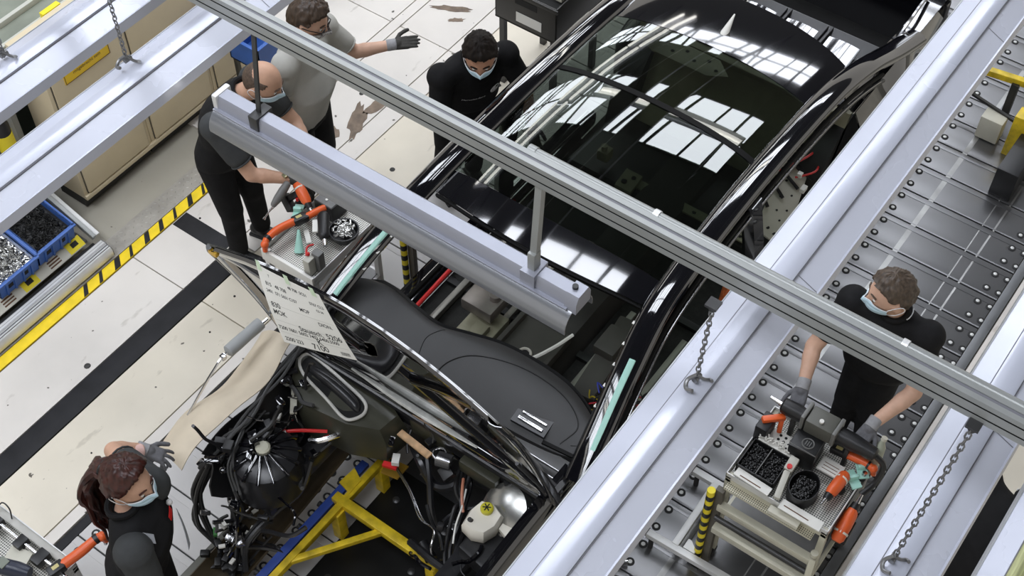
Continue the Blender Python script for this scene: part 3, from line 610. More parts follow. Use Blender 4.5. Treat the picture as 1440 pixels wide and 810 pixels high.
for k in range(46):
    wires.cur = rnd.choice((0, 0, 1, 2, 3, 4, 4, 4, 5)); p = V((rnd.uniform(3.5, 3.85), rnd.uniform(1.92, 2.12), rnd.uniform(.5, .66))); pts = [p]
    for j in range(4): p = p + V((rnd.uniform(-.07, .07), rnd.uniform(-.06, .06), rnd.uniform(-.03, .03))); pts.append(p)
    wires.tube(spline(pts, 4), .0045, 5)
wires.build('wire_bundle', LOOM, car)
part('plug', REDP, car, lambda b: [b.box((3.72, 1.93, .66), (.05, .04, .03), MX.Rotation(.5, 3, 'Z'), .005), b.box((3.80, 1.98, .62), (.04, .03, .03), None, .005)])
part('plug', WHITE, car, lambda b: [b.lathe([(.02, 0), (.028, .01), (.028, .025), (.015, .03)], (3.63, 1.99, .66)), b.box((3.77, 2.02, .66), (.03, .02, .02), None, .003)])
part('plug', YELLOW, car, lambda b: b.box((3.56, 2.06, .65), (.03, .02, .02), None, .003))
part('b_post_harness', BLACK, car, lambda b: [b.tube(spline([(3.7 + .1 * i, 1.86, .7), (3.8 + .1 * i, 1.92, .62 - .05 * i), (3.95 + .12 * i, 1.88, .5), (4.1 + .1 * i, 1.95, .42)], 5), .010, 6) for i in range(5)])
part('orange_harness', mat('orange mesh', (.5, .12, .03), .5, var=.5, scale=60), car, lambda b: b.tube(spline([(4.42, 1.80, .5), (4.50, 1.82, .75), (4.58, 1.83, .95)], 6), [.03] * 12 + [.025], 8))
part('support_block', RUBBER, car, lambda b: [b.box2((x - .08, YC + y - .06, .002), (x + .08, YC + y + .06, .28), .01) for x in (3.4, 5.5) for y in (-.84, .84)])
# ================================================================ raised hood, engine bay, front carrier
def hoodp(u, v, off=0.):
    """u 0 hinge .. 1 front edge, v -1 right .. 1 left of the picture; off pushes away from the outer skin"""
    s2 = 1 - v * v; hw = .915 - .055 * u
    if u > .9: hw -= .05 * ((u - .9) / .1) ** 2
    x = 2.86 - (.41 - .03 * s2) * u + .02 * math.sin(u * math.pi); z = 1.0 + (1.20 + .13 * s2) * u
    n = V((-.92, 0, -.38)); return V((x, YC + v * hw, z)) + n * off
hood = part('hood', PAINT, car, lambda b: b.sheet(lambda u, v: hoodp(u, 2 * v - 1), 16, 24, .006, (.92, 0, .38)), label='raised hood seen almost edge-on')
def strip(b, u0, v0, u1, v1, wdt, th=.022, n=8, off=.006):
    d = V((u1 - u0, v1 - v0, 0)); L = d.length; nrm = V((-d.y, d.x, 0)) / max(L, 1e-6)
    def fn(s_, t):
        q = V((u0, v0, 0)) + d * s_ + nrm * (t - .5) * wdt; return hoodp(max(0, min(1, q.x)), max(-1, min(1, q.y)), off + th * math.sin(t * math.pi))
    b.sheet(fn, n, 4, .004, (.92, 0, .38))
for a in ((.02, -.96, .98, -.94), (.02, .96, .98, .94), (.96, -.94, .96, .94), (.05, -.96, .05, .96), (.08, .9, .55, .1), (.95, .9, .5, .15), (.08, -.9, .55, -.1), (.95, -.9, .5, -.15), (.55, .55, .95, .45), (.3, .94, .62, .55)):
    part('inner_frame', PAINT, hood, lambda b: strip(b, *a, .12 if abs(a[1] - a[3]) < .3 or abs(a[0] - a[2]) < .1 else .10))
part('hood_amber_patch', mat('amber patch', (.75, .45, .05), .3), hood, lambda b: b.box(hoodp(.965, .93, .03), (.02, .05, .03), None, .004))  # small amber patch at the front corner of the hood
part('edge_seal', mat('dark edge seal', (.10, .10, .09), .4, .2), hood, lambda b: b.tube([hoodp(.995, -1 + 2 * i / 30, .004) for i in range(31)], .006, 6))
part('side_trim', SATIN, hood, lambda b: b.tube([hoodp(i / 12, .985, .015) for i in range(13)], .014, 6))
part('hood_strut', BLACK, hood, lambda b: (b.cyl((2.86, 1.84, 1.03), (2.62, 1.86, 1.62), .013), b.cyl((2.72, 1.85, 1.36), (2.60, 1.86, 1.66), .009)))
[part('hinge_arm', SATIN, hood, lambda b: b.bar((2.88, YC + s_ * .82, 1.0), (3.10, YC + s_ * .80, .93), .03, .02)) for s_ in (1, -1)]
# build sheet taped to the hood's front edge
PAPER = mat('white paper', (.74, .73, .68), .7, var=.04, scale=5); INK = mat('black print', (.02, .02, .02), .7)
sheet = thing('build_sheet', 'white printed build sheet taped to the raised hood edge, reading K 7100', 'paper', (2.42, 2.85, 1.98))
TL, TR, BL, BR = V((2.445, 3.16, 2.285)), V((2.455, 2.80, 2.325)), V((2.335, 2.945, 2.0)), V((2.455, 2.625, 1.985))
def pap(u, v, off=0.):
    p = TL.lerp(TR, u).lerp(BL.lerp(BR, u), v); return p + V((-.6, -.3, .6)).normalized() * (off + .03 * math.sin(v * math.pi) * (1 - .5 * u) + .012 * math.sin(u * math.pi))
part('paper', PAPER, sheet, lambda b: b.sheet(lambda u, v: pap(u, v), 16, 16, .0006))
for i, (txt, u, v, sz) in enumerate((('T', .16, .10, .016), ('815   48 708', .08, .22, .024), ('2401  571 5651 C157', .06, .31, .020), ('48 708  5C51', .46, .14, .020), ('MOP', .52, .41, .026), ('5767 CL2', .74, .24, .020), ('C5 34', .80, .32, .016), ('830', .06, .50, .034), ('MOK', .05, .595, .032), ('DION.', .72, .55, .026), ('Stauesch,', .36, .735, .034), ('5206', .74, .735, .040), ('7200 7601 5602 7402 6400.5500', .03, .80, .024), ('K', .54, .885, .046), ('2200 223', .05, .955, .026), ('7100', .43, .975, .042), ('\u2588\u2588', .84, .955, .016))):
    if i == 16:
        part('bar_code', INK, sheet, lambda b: [b.add([pap(.82 + .0075 * k, .91, .0012), pap(.82 + .0075 * k + .003 + .002 * (k % 3 == 0), .91, .0012), pap(.82 + .0075 * k + .003, .965, .0012), pap(.82 + .0075 * k, .965, .0012)], [(0, 1, 2, 3)]) for k in range(16)], fix=False, kind='stuff'); continue
    text_mesh(txt, sz * .95, INK, 'print', sheet, lambda x, y: pap(u + x / .36, v - y / .335, .0012), bold=.0004)
for v in (.46, .68, .84): part('ruled_line', mat('grey print', (.45, .45, .42), .7), sheet, lambda b: b.sheet(lambda s_, t: pap(.03 + .94 * s_, v + .004 * t, .0011), 12, 1))
for u in (.04, .50, .90): part('tape_tab', mat('pale green tape', (.55, .66, .48), .5), sheet, lambda b: b.sheet(lambda s_, t: pap(u - .03 + .07 * s_, -.06 + .12 * t, .003), 3, 3, .0008))
# ---------------------------------------------------------------- cowl, firewall front, engine bay fittings
part('cowl', SATIN, car, lambda b: (b.sheet(lambda u, v: (2.86 + .24 * u, YC + (2 * v - 1) * .80, .93 + .035 * u - .03 * math.sin(u * math.pi)), 6, 24, .02), b.box2((2.88, YC - .78, .78), (2.92, YC + .78, .92), .01)))
part('pale_reflection_strip', mat('bright reflection strip', (.75, .76, .72), .2, .3, var=.3, scale=12), hood, lambda b: b.tube([hoodp(.17 - .03 * math.sin(i / 24 * math.pi), .40 - .88 * i / 24, .028) for i in range(25)], [.006 + .016 * math.sin(i / 24 * math.pi) for i in range(25)], 8, flat=.6))  # pale tube stands in for a bright reflection on the hood underside
part('wiper_arm', BLACK, car, lambda b: (b.tube(spline([(3.05, 2.42, 1.0), (3.0, 2.2, 1.03), (2.96, 1.98, 1.0), (2.93, 1.82, .97)], 5), .013, 6), b.tube(spline([(3.08, 3.1, .985), (3.06, 2.8, 1.0), (3.04, 2.5, .99)], 5), .008, 6)))
part('cowl_edge', mat('satin trim', (.35, .35, .36), .2, .9), car, lambda b: [b.tube(spline([(3.0 + q, 3.45, .96), (2.99 + q, 3.1, .985), (2.97 + q, 2.7, .985), (2.97 + q, 2.2, .975), (2.98 + q, 1.9, .955)], 6), .004, 6) for q in (.0, .05)])
part('glove_pocket', mat('olive moulded plastic', (.05, .05, .035), .35, var=.25), car, lambda b: (b.box((2.90, 2.62, .82), (.05, .26, .14), MX.Rotation(.05, 3, 'Z'), .02), b.box((2.86, 2.28, .80), (.06, .24, .10), None, .02)))
duct = part('air_box', mat('olive moulded plastic', (.05, .05, .035), .35, var=.25), car, lambda b: b.loft([[V((2.80 + s_ * dx * (1 + .0 * dy), 3.16 + s_ * dy, zz)) for dx, dy in ((-.20, .10), (-.16, -.18), (-.08, -.36), (.06, -.38), (.14, -.2), (.17, .1), (.15, .3), (.02, .35), (-.1, .28))] for s_, zz in ((1.0, .60), (1.05, .78), (.92, .875), (.55, .895))]), label='moulded black air box with a pale rimmed opening')
loop = spline([(2.80, 3.44, .905), (2.855, 3.435, .91), (2.86, 3.36, .915), (2.83, 3.15, .915), (2.80, 2.99, .91), (2.745, 2.945, .905), (2.68, 2.975, .90), (2.665, 3.03, .90), (2.70, 3.17, .905), (2.745, 3.36, .905)], 6, True)
part('opening_seal', mat('pale rubber rim', (.55, .54, .50), .5), duct, lambda b: b.tube(loop, .009, 7, True))
cx = sum((p for p in loop), V()) / len(loop)
part('opening', HOLE, duct, lambda b: b.add([cx + (p - cx) * .93 + V((0, 0, -.010)) for p in loop] + [cx + V((0, 0, -.012))], [(i, (i + 1) % len(loop), len(loop)) for i in range(len(loop))]), fix=False)
part('opening_core', SATIN, duct, lambda b: b.tube(spline([(2.80, 3.38, .895), (2.79, 3.22, .912), (2.765, 3.05, .905), (2.74, 2.98, .89)], 5), [.010, .02, .026, .03, .032, .033, .034, .034, .034, .033, .032, .03, .027, .022, .015, .008], 10))
# strut tower seen from above: ribbed dome with a cream cap
tower = part('strut_tower', SATIN, car, lambda b: b.lathe([(.20, .56), (.195, .70), (.175, .78), (.12, .815), (.05, .825)], (2.30, 3.26, 0), n=28))
for k in range(14):
    a = 2 * math.pi * k / 14 + .1
    part('tower_rib', PAINT, tower, lambda b: b.bar((2.30 + .045 * math.cos(a), 3.26 + .045 * math.sin(a), .84), (2.30 + .19 * math.cos(a), 3.26 + .19 * math.sin(a), .78), .016, .034, bev=.004))
part('tower_cap', mat('cream cap', (.55, .54, .43), .5), tower, lambda b: b.lathe([(.038, .83), (.040, .855), (.030, .865)], (2.30, 3.26, 0), n=14))
for k in range(9):
    a = rnd.uniform(0, 6.28); q = rnd.uniform(.08, .16)
    part('clip', rnd.choice((CHROME, PAINT, PAINT)), tower, lambda b: b.box((2.30 + q * math.cos(a), 3.26 + q * math.sin(a), .825 - q * .2), (rnd.uniform(.015, .04), .02, .02), MX.Rotation(a, 3, 'Z'), .004))
for sg in (1, -1):
    part('side_member', SATIN, car, lambda b: (b.box2((2.15, YC + sg * .52 - .05, .46), (3.02, YC + sg * .52 + .05, .60), .02), b.box2((2.2, YC + sg * .74 - .03, .62), (3.0, YC + sg * .74 + .03, .72), .015)))
part('inner_fender', BLACK, car, lambda b: b.sheet(lambda u, v: (2.06 + .06 * math.sin(v * 9) * (1 - u) + .91 * u, YC + .62 + .20 * v + .02 * math.sin(u * 9), .46 + .40 * v ** 1.1 + .05 * u - .06 * math.sin(u * 6) * (1 - v)), 22, 8, .01))
part('rust_wheel_liner', mat('brown grimy liner', (.075, .055, .03), .45, .2, var=.4, scale=8), car, lambda b: b.sheet(lambda u, v: (1.55 + 1.45 * u, YC + .45 + .24 * v + .03 * u, .16 + .34 * (v - .5) ** 2 + .10 * u * u), 20, 6, .012))
part('front_skid', mat('grey coated rail', (.15, .15, .13), .4, .4, var=.2), car, lambda b: (b.box2((1.45, 3.33, .10), (2.12, 3.46, .13), .01), b.box2((1.45, 3.33, .02), (2.1, 3.35, .1))))
part('skid_bolt', RUBBER, car, lambda b: b.lathe([(.03, .13), (.03, .14), (.018, .145), (.016, .138)], (1.93, 3.39, 0)))
part('brake_booster', mat('cast alloy', (.42, .42, .40), .25, .9, var=.15), car, lambda b: b.lathe([(.04, -.12), (.135, -.08), (.145, 0), (.137, .05), (.07, .08)], (2.80, 2.05, .74), (-.55, .25, .75), 26))
resv = part('fluid_reservoir', mat('ivory plastic', (.78, .74, .64), .4), car, lambda b: b.loft([[V((2.665 + s_ * dx, 2.105 + s_ * dy, zz)) for dx, dy in ((-.115, .0), (-.10, .07), (-.01, .085), (.07, .07), (.09, .0), (.06, -.075), (-.02, -.085), (-.09, -.06))] for s_, zz in ((.75, .70), (1., .74), (1., .80), (.86, .825))]))
cap = part('reservoir_cap', mat('yellow cap', (.55, .50, .03), .4), resv, lambda b: b.lathe([(.033, .82), (.034, .845), (.026, .852)], (2.70, 2.115, 0), n=16))
part('cap_star', BLACK, cap, lambda b: [b.box((2.70, 2.115, .853), (.044, .006, .003), MX.Rotation(t, 3, 'Z')) for t in (0, 1.05, 2.1)], kind='stuff')
part('sensor_plug', BLACK, resv, lambda b: b.cyl((2.61, 2.14, .81), (2.60, 2.15, .84), .012))
part('black_box', BLACK, car, lambda b: (b.box((2.62, 1.98, .66), (.30, .30, .12), MX.Rotation(-.15, 3, 'Z'), .02), b.box((2.86, 2.02, .76), (.18, .22, .08), None, .02)))
part('ivory_cover', mat('ivory plastic', (.78, .74, .64), .4), car, lambda b: b.prism([(0, 0), (.13, .02), (.15, .08), (.10, .12), (.10, .16), (.05, .16), (.03, .1), (-.02, .08)], (2.62, 1.86, .75), (1, 0, 0), (0, 1, 0), (0, 0, .03)))
part('relay', CHROME, car, lambda b: b.box((2.84, 2.07, .80), (.05, .05, .01), MX.Rotation(.2, 3, 'Z')))
part('red_cable', REDP, car, lambda b: b.tube(spline([(2.46, 3.29, .77), (2.52, 3.20, .79), (2.60, 3.09, .78)], 6), .010, 7))
part('red_cable', REDP, car, lambda b: b.tube(spline([(2.66, 3.52, .74), (2.75, 3.50, .80), (2.80, 3.44, .78)], 6), .008, 7))
part('red_tag', REDP, car, lambda b: b.box((2.70, 2.76, .62), (.03, .08, .02), MX.Rotation(.3, 3, 'Z')))
part('alloy_hose', CHROME, car, lambda b: b.tube(spline([(2.52, 3.15, .74), (2.55, 3.09, .76), (2.62, 3.04, .77), (2.66, 3.03, .74)], 6), .018, 8))
part('ivory_bracket', CREAM, car, lambda b: (b.add([(2.76, 3.46, .80), (2.74, 3.43, .80), (2.60, 3.34, .83), (2.54, 3.24, .80), (2.58, 3.30, .82)], [(0, 1, 4), (1, 2, 4), (2, 3, 4)]), b.box((2.60, 3.32, .82), (.10, .035, .012), MX.Rotation(.7, 3, 'Z')), b.box((2.70, 3.41, .81), (.12, .025, .012), MX.Rotation(.75, 3, 'Z'))))
part('connector', WHITE, car, lambda b: [b.box((2.52, 3.36, .78), (.04, .02, .02), MX.Rotation(.4, 3, 'Z')), b.box((2.46, 3.27, .78), (.05, .022, .015), MX.Rotation(.9, 3, 'Z')), b.box((2.73, 2.74, .66), (.06, .04, .03), MX.Rotation(.5, 3, 'Z'))], kind='stuff')
part('foil_patch', mat('tan label', (.6, .38, .2), .4, var=.4, scale=20), car, lambda b: b.box((2.80, 2.66, .80), (.04, .22, .012), MX.Rotation(-.1, 3, 'Z')))
part('clear_ring', CHROME, car, lambda b: b.tube([(2.83 + .035 * math.cos(t), 2.52 + .035 * math.sin(t), .80) for t in [2 * math.pi * i / 14 for i in range(14)]], .006, 6, True))
HB = [BLACK, SATIN, mat('grey loom', (.06, .06, .06), .5)]
def harness(name, pts, r, m=BLACK, jitter=.0, n=1, parent=None):
    for k in range(n):
        q = [V(p) + V((rnd.uniform(-jitter, jitter), rnd.uniform(-jitter, jitter), rnd.uniform(-jitter, jitter))) for p in pts]
        part(name, m, parent or car, lambda b: b.tube(spline(q, 6), r, 7))
harness('wiring_loom', [(2.92, 3.46, .97), (2.62, 3.44, .95), (2.38, 3.42, .90), (2.2, 3.46, .84), (2.08, 3.5, .7)], .009, HB[2], .025, 6)
harness('wiring_loom', [(2.2, 3.52, .72), (2.05, 3.55, .5), (1.95, 3.50, .35), (1.92, 3.38, .25), (1.88, 3.30, .22)], .013, BLACK, .03, 4)
harness('wiring_loom', [(2.25, 3.43, .70), (2.12, 3.40, .5), (2.02, 3.30, .35), (1.95, 3.22, .25), (1.86, 3.2, .2)], .012, BLACK, .03, 4)
harness('wiring_loom', [(2.45, 3.1, .7), (2.35, 3.1, .55), (2.2, 3.15, .45), (2.02, 3.18, .35), (1.9, 3.12, .3)], .016, SATIN, .03, 3)
harness('wiring_loom', [(2.5, 3.42, .84), (2.4, 3.44, .84), (2.28, 3.42, .84), (2.16, 3.36, .80), (2.08, 3.26, .7)], .006, HB[2], .03, 4)
harness('coolant_hose', [(2.86, 2.75, .66), (2.80, 2.62, .66), (2.76, 2.52, .58), (2.82, 2.42, .60), (2.92, 2.38, .66)], .024, SATIN, .01, 1)
harness('coolant_hose', [(2.84, 2.62, .70), (2.74, 2.54, .62), (2.66, 2.46, .52), (2.62, 2.40, .40)], .018, SATIN, .01, 1)
harness('brake_pipe', [(2.80, 2.86, .45), (2.72, 2.66, .46), (2.62, 2.50, .44), (2.60, 2.40, .45), (2.52, 2.36, .4), (2.50, 2.32, .3)], .005, mat('satin trim', (.35, .35, .36), .2, .9), .01, 2)
harness('wiring_loom', [(2.9, 2.4, .7), (2.8, 2.34, .66), (2.66, 2.28, .62), (2.5, 2.2, .55), (2.42, 2.1, .5)], .012, BLACK, .04, 4)
harness('wiring_loom', [(2.78, 2.32, .72), (2.70, 2.26, .72), (2.6, 2.24, .70), (2.52, 2.2, .66)], .005, WHITE, .015, 1)
harness('wiring_loom', [(2.82, 2.36, .72), (2.74, 2.30, .72), (2.68, 2.25, .70)], .008, mat('copper sleeve', (.5, .2, .12), .4), .01, 1)
harness('wiring_loom', [(2.48, 2.47, .42), (2.46, 2.38, .46), (2.45, 2.28, .5), (2.44, 2.12, .5), (2.4, 1.98, .5)], .022, SATIN, .01, 1)
part('harness_plug', BLACK, car, lambda b: [b.box((rnd.uniform(1.82, 1.98), rnd.uniform(3.14, 3.42), rnd.uniform(.18, .3)), (.05, .035, .035), MX.Rotation(rnd.uniform(0, 3), 3, 'Z'), .006) for _ in range(16)], kind='stuff')
part('harness_tag', WHITE, car, lambda b: [b.box((rnd.uniform(1.84, 2.2), rnd.uniform(3.14, 3.40), rnd.uniform(.25, .45)), (.035, .02, .01), MX.Rotation(rnd.uniform(0, 3), 3, 'Z')) for _ in range(9)], kind='stuff')
part('green_plug', mat('green plug', (.05, .2, .05), .4), car, lambda b: b.box((1.96, 3.40, .30), (.05, .02, .02), MX.Rotation(.8, 3, 'Z')))
part('tow_eye_bracket', SATIN, car, lambda b: (b.box((2.18, 3.50, .70), (.12, .13, .03), MX.Rotation(.4, 3, 'Z'), .01), b.cyl((2.20, 3.52, .71), (2.20, 3.52, .73), .03), b.tube([(2.19, 3.50, .74), (2.22, 3.40, .75), (2.25, 3.36, .75)], .018, 8)))
# hood prop with foam roll, protective cover on the fender
prop = thing('foam_wrapped_prop', 'grey foam roll on a thin prop rod beside the raised hood', 'prop rod', (2.66, 3.68, .90))
part('foam_roll', mat('grey foam', (.33, .34, .34), .8, var=.1), prop, lambda b: b.lathe([(.02, 0), (.034, .004), (.036, .03), (.034, .1), (.036, .17), (.035, .24), (.02, .25)], (2.80, 3.69, 1.05), (-.98, .06, -.02), 14))
part('rod', CHROME, prop, lambda b: (b.tube(spline([(2.84, 3.68, 1.05), (2.55, 3.705, 1.045), (2.44, 3.71, 1.0), (2.34, 3.715, .93), (2.22, 3.72, .84)], 5), .008, 6), b.box((2.52, 3.705, 1.04), (.03, .03, .03), None, .004)))
COVER = mat('beige cover cloth', (.60, .52, .40), .8, var=.1, bump=.15, bscale=12)
def cov(u, v):
    x = 1.93 + .90 * u; yi = 3.46 + .03 * u + .03 * math.sin(u * 7); return V((x + .05 * v, yi + .30 * v, .93 + .06 * u - .20 * v ** 2.2 + .012 * math.sin(u * 15 + v * 3)))
part('fender_cover', COVER, None, lambda b: b.sheet(cov, 26, 10, .006), label='beige cloth cover draped along the fender beside the woman', cat='cover')
# yellow carrier frame in front, blue strip, black sheet added to darken the slats below
dark_sheet = part('floor_darkening_sheet', mat('black darkening sheet', (.014, .014, .014), .38, .3, var=.3), None, lambda b: b.box2((1.0, 1.85, .001), (2.98, 2.955, .016), .004), label='dark sheet laid over the slats, darkening the floor under the engine bay', cat='plate')
for x in (1.5, 1.9, 2.2, 2.5, 2.8):
    for y in (2.1, 2.5, 2.85): part('darkening_sheet_bolt', STEELD, dark_sheet, lambda b: b.lathe([(.022, .016), (.022, .02), (.01, .026)], (x, y, 0), n=12))
yf = thing('yellow_carrier_frame', 'chipped yellow steel carrier frame under the empty engine bay', 'frame', (2.4, 2.8, .016))
CHIP = mat('chipped yellow paint', (.72, .52, .02), .4, .1, var=.35, scale=14)
part('cross_beam', CHIP, yf, lambda b: b.bar((2.505, 3.02, .30), (2.50, 2.30, .30), .055, .05, bev=.004))
part('long_beam', CHIP, yf, lambda b: b.bar((1.55, 2.975, .29), (2.86, 2.955, .29), .04, .05, bev=.004))
part('diagonal_brace', CHIP, yf, lambda b: b.bar((2.06, 2.97, .29), (2.49, 2.68, .29), .035, .035, bev=.004))
part('corner_plate', CHIP, yf, lambda b: b.prism([(0, 0), (.10, 0), (.14, .08), (.02, .09)], (2.56, 2.96, .31), (1, 0, 0), (0, 1, 0), (0, 0, .012)))
part('head_plate', mat('ochre plate', (.45, .26, .03), .45, var=.2), yf, lambda b: b.prism([(0, 0), (.10, .03), (.12, -.10), (.02, -.10)], (2.76, 2.90, .32), (1, 0, 0), (0, 1, 0), (0, 0, .012)))
for x in (1.6, 2.45, 2.82): part('foot', CHIP, yf, lambda b: b.box2((x - .03, 2.93, .016), (x + .03, 2.99, .28), .004))
part('foot', CHIP, yf, lambda b: b.box2((2.47, 2.31, .016), (2.53, 2.37, .28), .004))
part('blue_edge', mat('blue enamel', (.03, .07, .32), .45, var=.15), yf, lambda b: b.box2((1.5, 3.005, .26), (2.78, 3.055, .29), .004))
part('pin', STEELD, yf, lambda b: [b.cyl((1.75 + .17 * i, 3.055, .275), (1.75 + .17 * i, 3.075, .275), .018, n=10) for i in range(6)], kind='stuff')
part('hose_sock', BLACK, yf, lambda b: (b.cyl((2.55, 2.44, .34), (2.50, 2.34, .34), .03, .035), b.box((2.5, 2.40, .36), (.04, .05, .03), None, .006)))

# dense clutter of clips, pipes and looms around the bay walls
for k in range(60):
    zone = rnd.choice(((2.05, 2.8, 3.28, 3.46, .84, .93), (2.45, 2.9, 3.05, 3.50, .55, .80), (2.05, 2.5, 3.02, 3.42, .45, .68), (2.72, 2.95, 2.0, 3.0, .55, .85), (2.35, 2.9, 1.85, 2.32, .5, .78), (1.9, 2.2, 3.1, 3.45, .2, .5)))
    p = V((rnd.uniform(*zone[0:2]), rnd.uniform(*zone[2:4]), rnd.uniform(*zone[4:6]))); pts = [p]; dr = V((rnd.uniform(-1, 1), rnd.uniform(-1, 1), rnd.uniform(-.5, .3))).normalized()
    for j in range(4): dr = (dr + V((rnd.uniform(-.6, .6), rnd.uniform(-.6, .6), rnd.uniform(-.4, .4)))).normalized(); p = p + dr * rnd.uniform(.04, .09); pts.append(p)
    part('loose_loom', rnd.choice((BLACK, SATIN, PAINT, HB[2])), car, lambda b: b.tube(spline(pts, 5), rnd.uniform(.004, .013), 6))
    q = V((rnd.uniform(*zone[0:2]), rnd.uniform(*zone[2:4]), rnd.uniform(*zone[4:6])))
    part('bay_fitting', rnd.choice((BLACK, SATIN, PAINT, PAINT, BLACK, mat('satin trim', (.35, .35, .36), .2, .9))), car, lambda b: b.box(q, (rnd.uniform(.02, .09), rnd.uniform(.02, .07), rnd.uniform(.015, .05)), MX.Rotation(rnd.uniform(0, 3), 3, 'Z') @ MX.Rotation(rnd.uniform(-.5, .5), 3, 'X'), .005))
# ================================================================ people
SKINS = {'a': mat('skin warm', (.60, .36, .25), .5, var=.1, scale=20, spec=.35), 'b': mat('skin light', (.64, .40, .29), .5, var=.1, scale=20, spec=.35), 'c': mat('skin tan', (.48, .26, .17), .5, var=.1, scale=20, spec=.35)}
CLOTHK = mat('black jersey', (.010, .010, .011), .85, var=.25, scale=14, bump=.5, bscale=11, spec=.25)
CLOTHG = mat('grey jersey', (.46, .455, .42), .85, var=.08, scale=8, bump=.6, bscale=12, spec=.25)
CLOTHD = mat('charcoal jersey', (.055, .058, .06), .85, var=.15, scale=14, bump=.5, bscale=11, spec=.25)
TROUS = mat('black work trousers', (.012, .012, .013), .9, var=.3, scale=12, bump=.5, bscale=10, spec=.2)
GLOVEG = mat('grey knit glove', (.13, .13, .14), .8, var=.15, scale=50, bump=.2, bscale=150)
GLOVED = mat('dark knit glove', (.045, .043, .038), .8, var=.15, scale=50, bump=.2, bscale=150)
GLOVEL = mat('grey glove cuff', (.30, .30, .31), .85, var=.1, scale=60)
MASKM = mat('pale blue mask', (.52, .70, .80), .8, var=.04, scale=30)
MASKW = mat('white ear loop', (.80, .82, .84), .8)
HAIRS = {'dark': mat('dark brown hair', (.012, .008, .006), .6, var=.5, scale=60, stretch=(1, 1, .3), spec=.2), 'brown': mat('brown hair', (.05, .030, .018), .45, var=.5, scale=60, stretch=(1, 1, .3)), 'greying': mat('greying brown hair', (.085, .060, .042), .5, var=.55, scale=70, stretch=(1, 1, .3)), 'red': mat('dark red hair', (.050, .012, .008), .4, var=.6, scale=45, stretch=(1, 1, .25)), 'stub': mat('cropped hair', (.10, .065, .045), .6, var=.4, scale=80)}
EYEW, EYEI, LIPS = mat('eye white', (.8, .78, .75), .3), mat('iris', (.03, .02, .015), .2), mat('lips', (.45, .16, .13), .5)
def head_r(d):
    """head surface in its own frame: x to the face, y left, z up"""
    x, y, z = d
    p = V((.098 * x, .078 * y, .120 * z))
    t = max(0, -z)
    p.y *= 1 - .28 * t ** 1.6
    if x < 0: p.x *= 1 - .38 * t ** 1.3
    else: p.x *= 1 - .10 * t ** 3 + .03 * t
    if x > .5:
        p.x += .024 * math.exp(-((y) / .14) ** 2 - ((z + .13) / .16) ** 2) - .008 * (math.exp(-((y - .36) / .16) ** 2 - ((z - .04) / .10) ** 2) + math.exp(-((y + .36) / .16) ** 2 - ((z - .04) / .10) ** 2))
        p.x += .006 * math.exp(-((z - .22) / .10) ** 2 - (y / .5) ** 2) + .007 * math.exp(-((z + .88) / .14) ** 2 - (y / .3) ** 2) + .004 * math.exp(-((z + .5) / .08) ** 2 - (y / .22) ** 2)
    return p
def sph(th, ph): return V((math.sin(th) * math.cos(ph), math.sin(th) * math.sin(ph), math.cos(th)))
def hairline(ph):
    a = abs(math.degrees(ph)); K = ((0, .60), (35, .55), (55, .40), (72, .10), (88, .12), (100, -.12), (115, -.38), (180, -.62))
    for (a0, z0), (a1, z1) in zip(K, K[1:]):
        if a <= a1: return z0 + (z1 - z0) * (a - a0) / (a1 - a0)
    return -.62
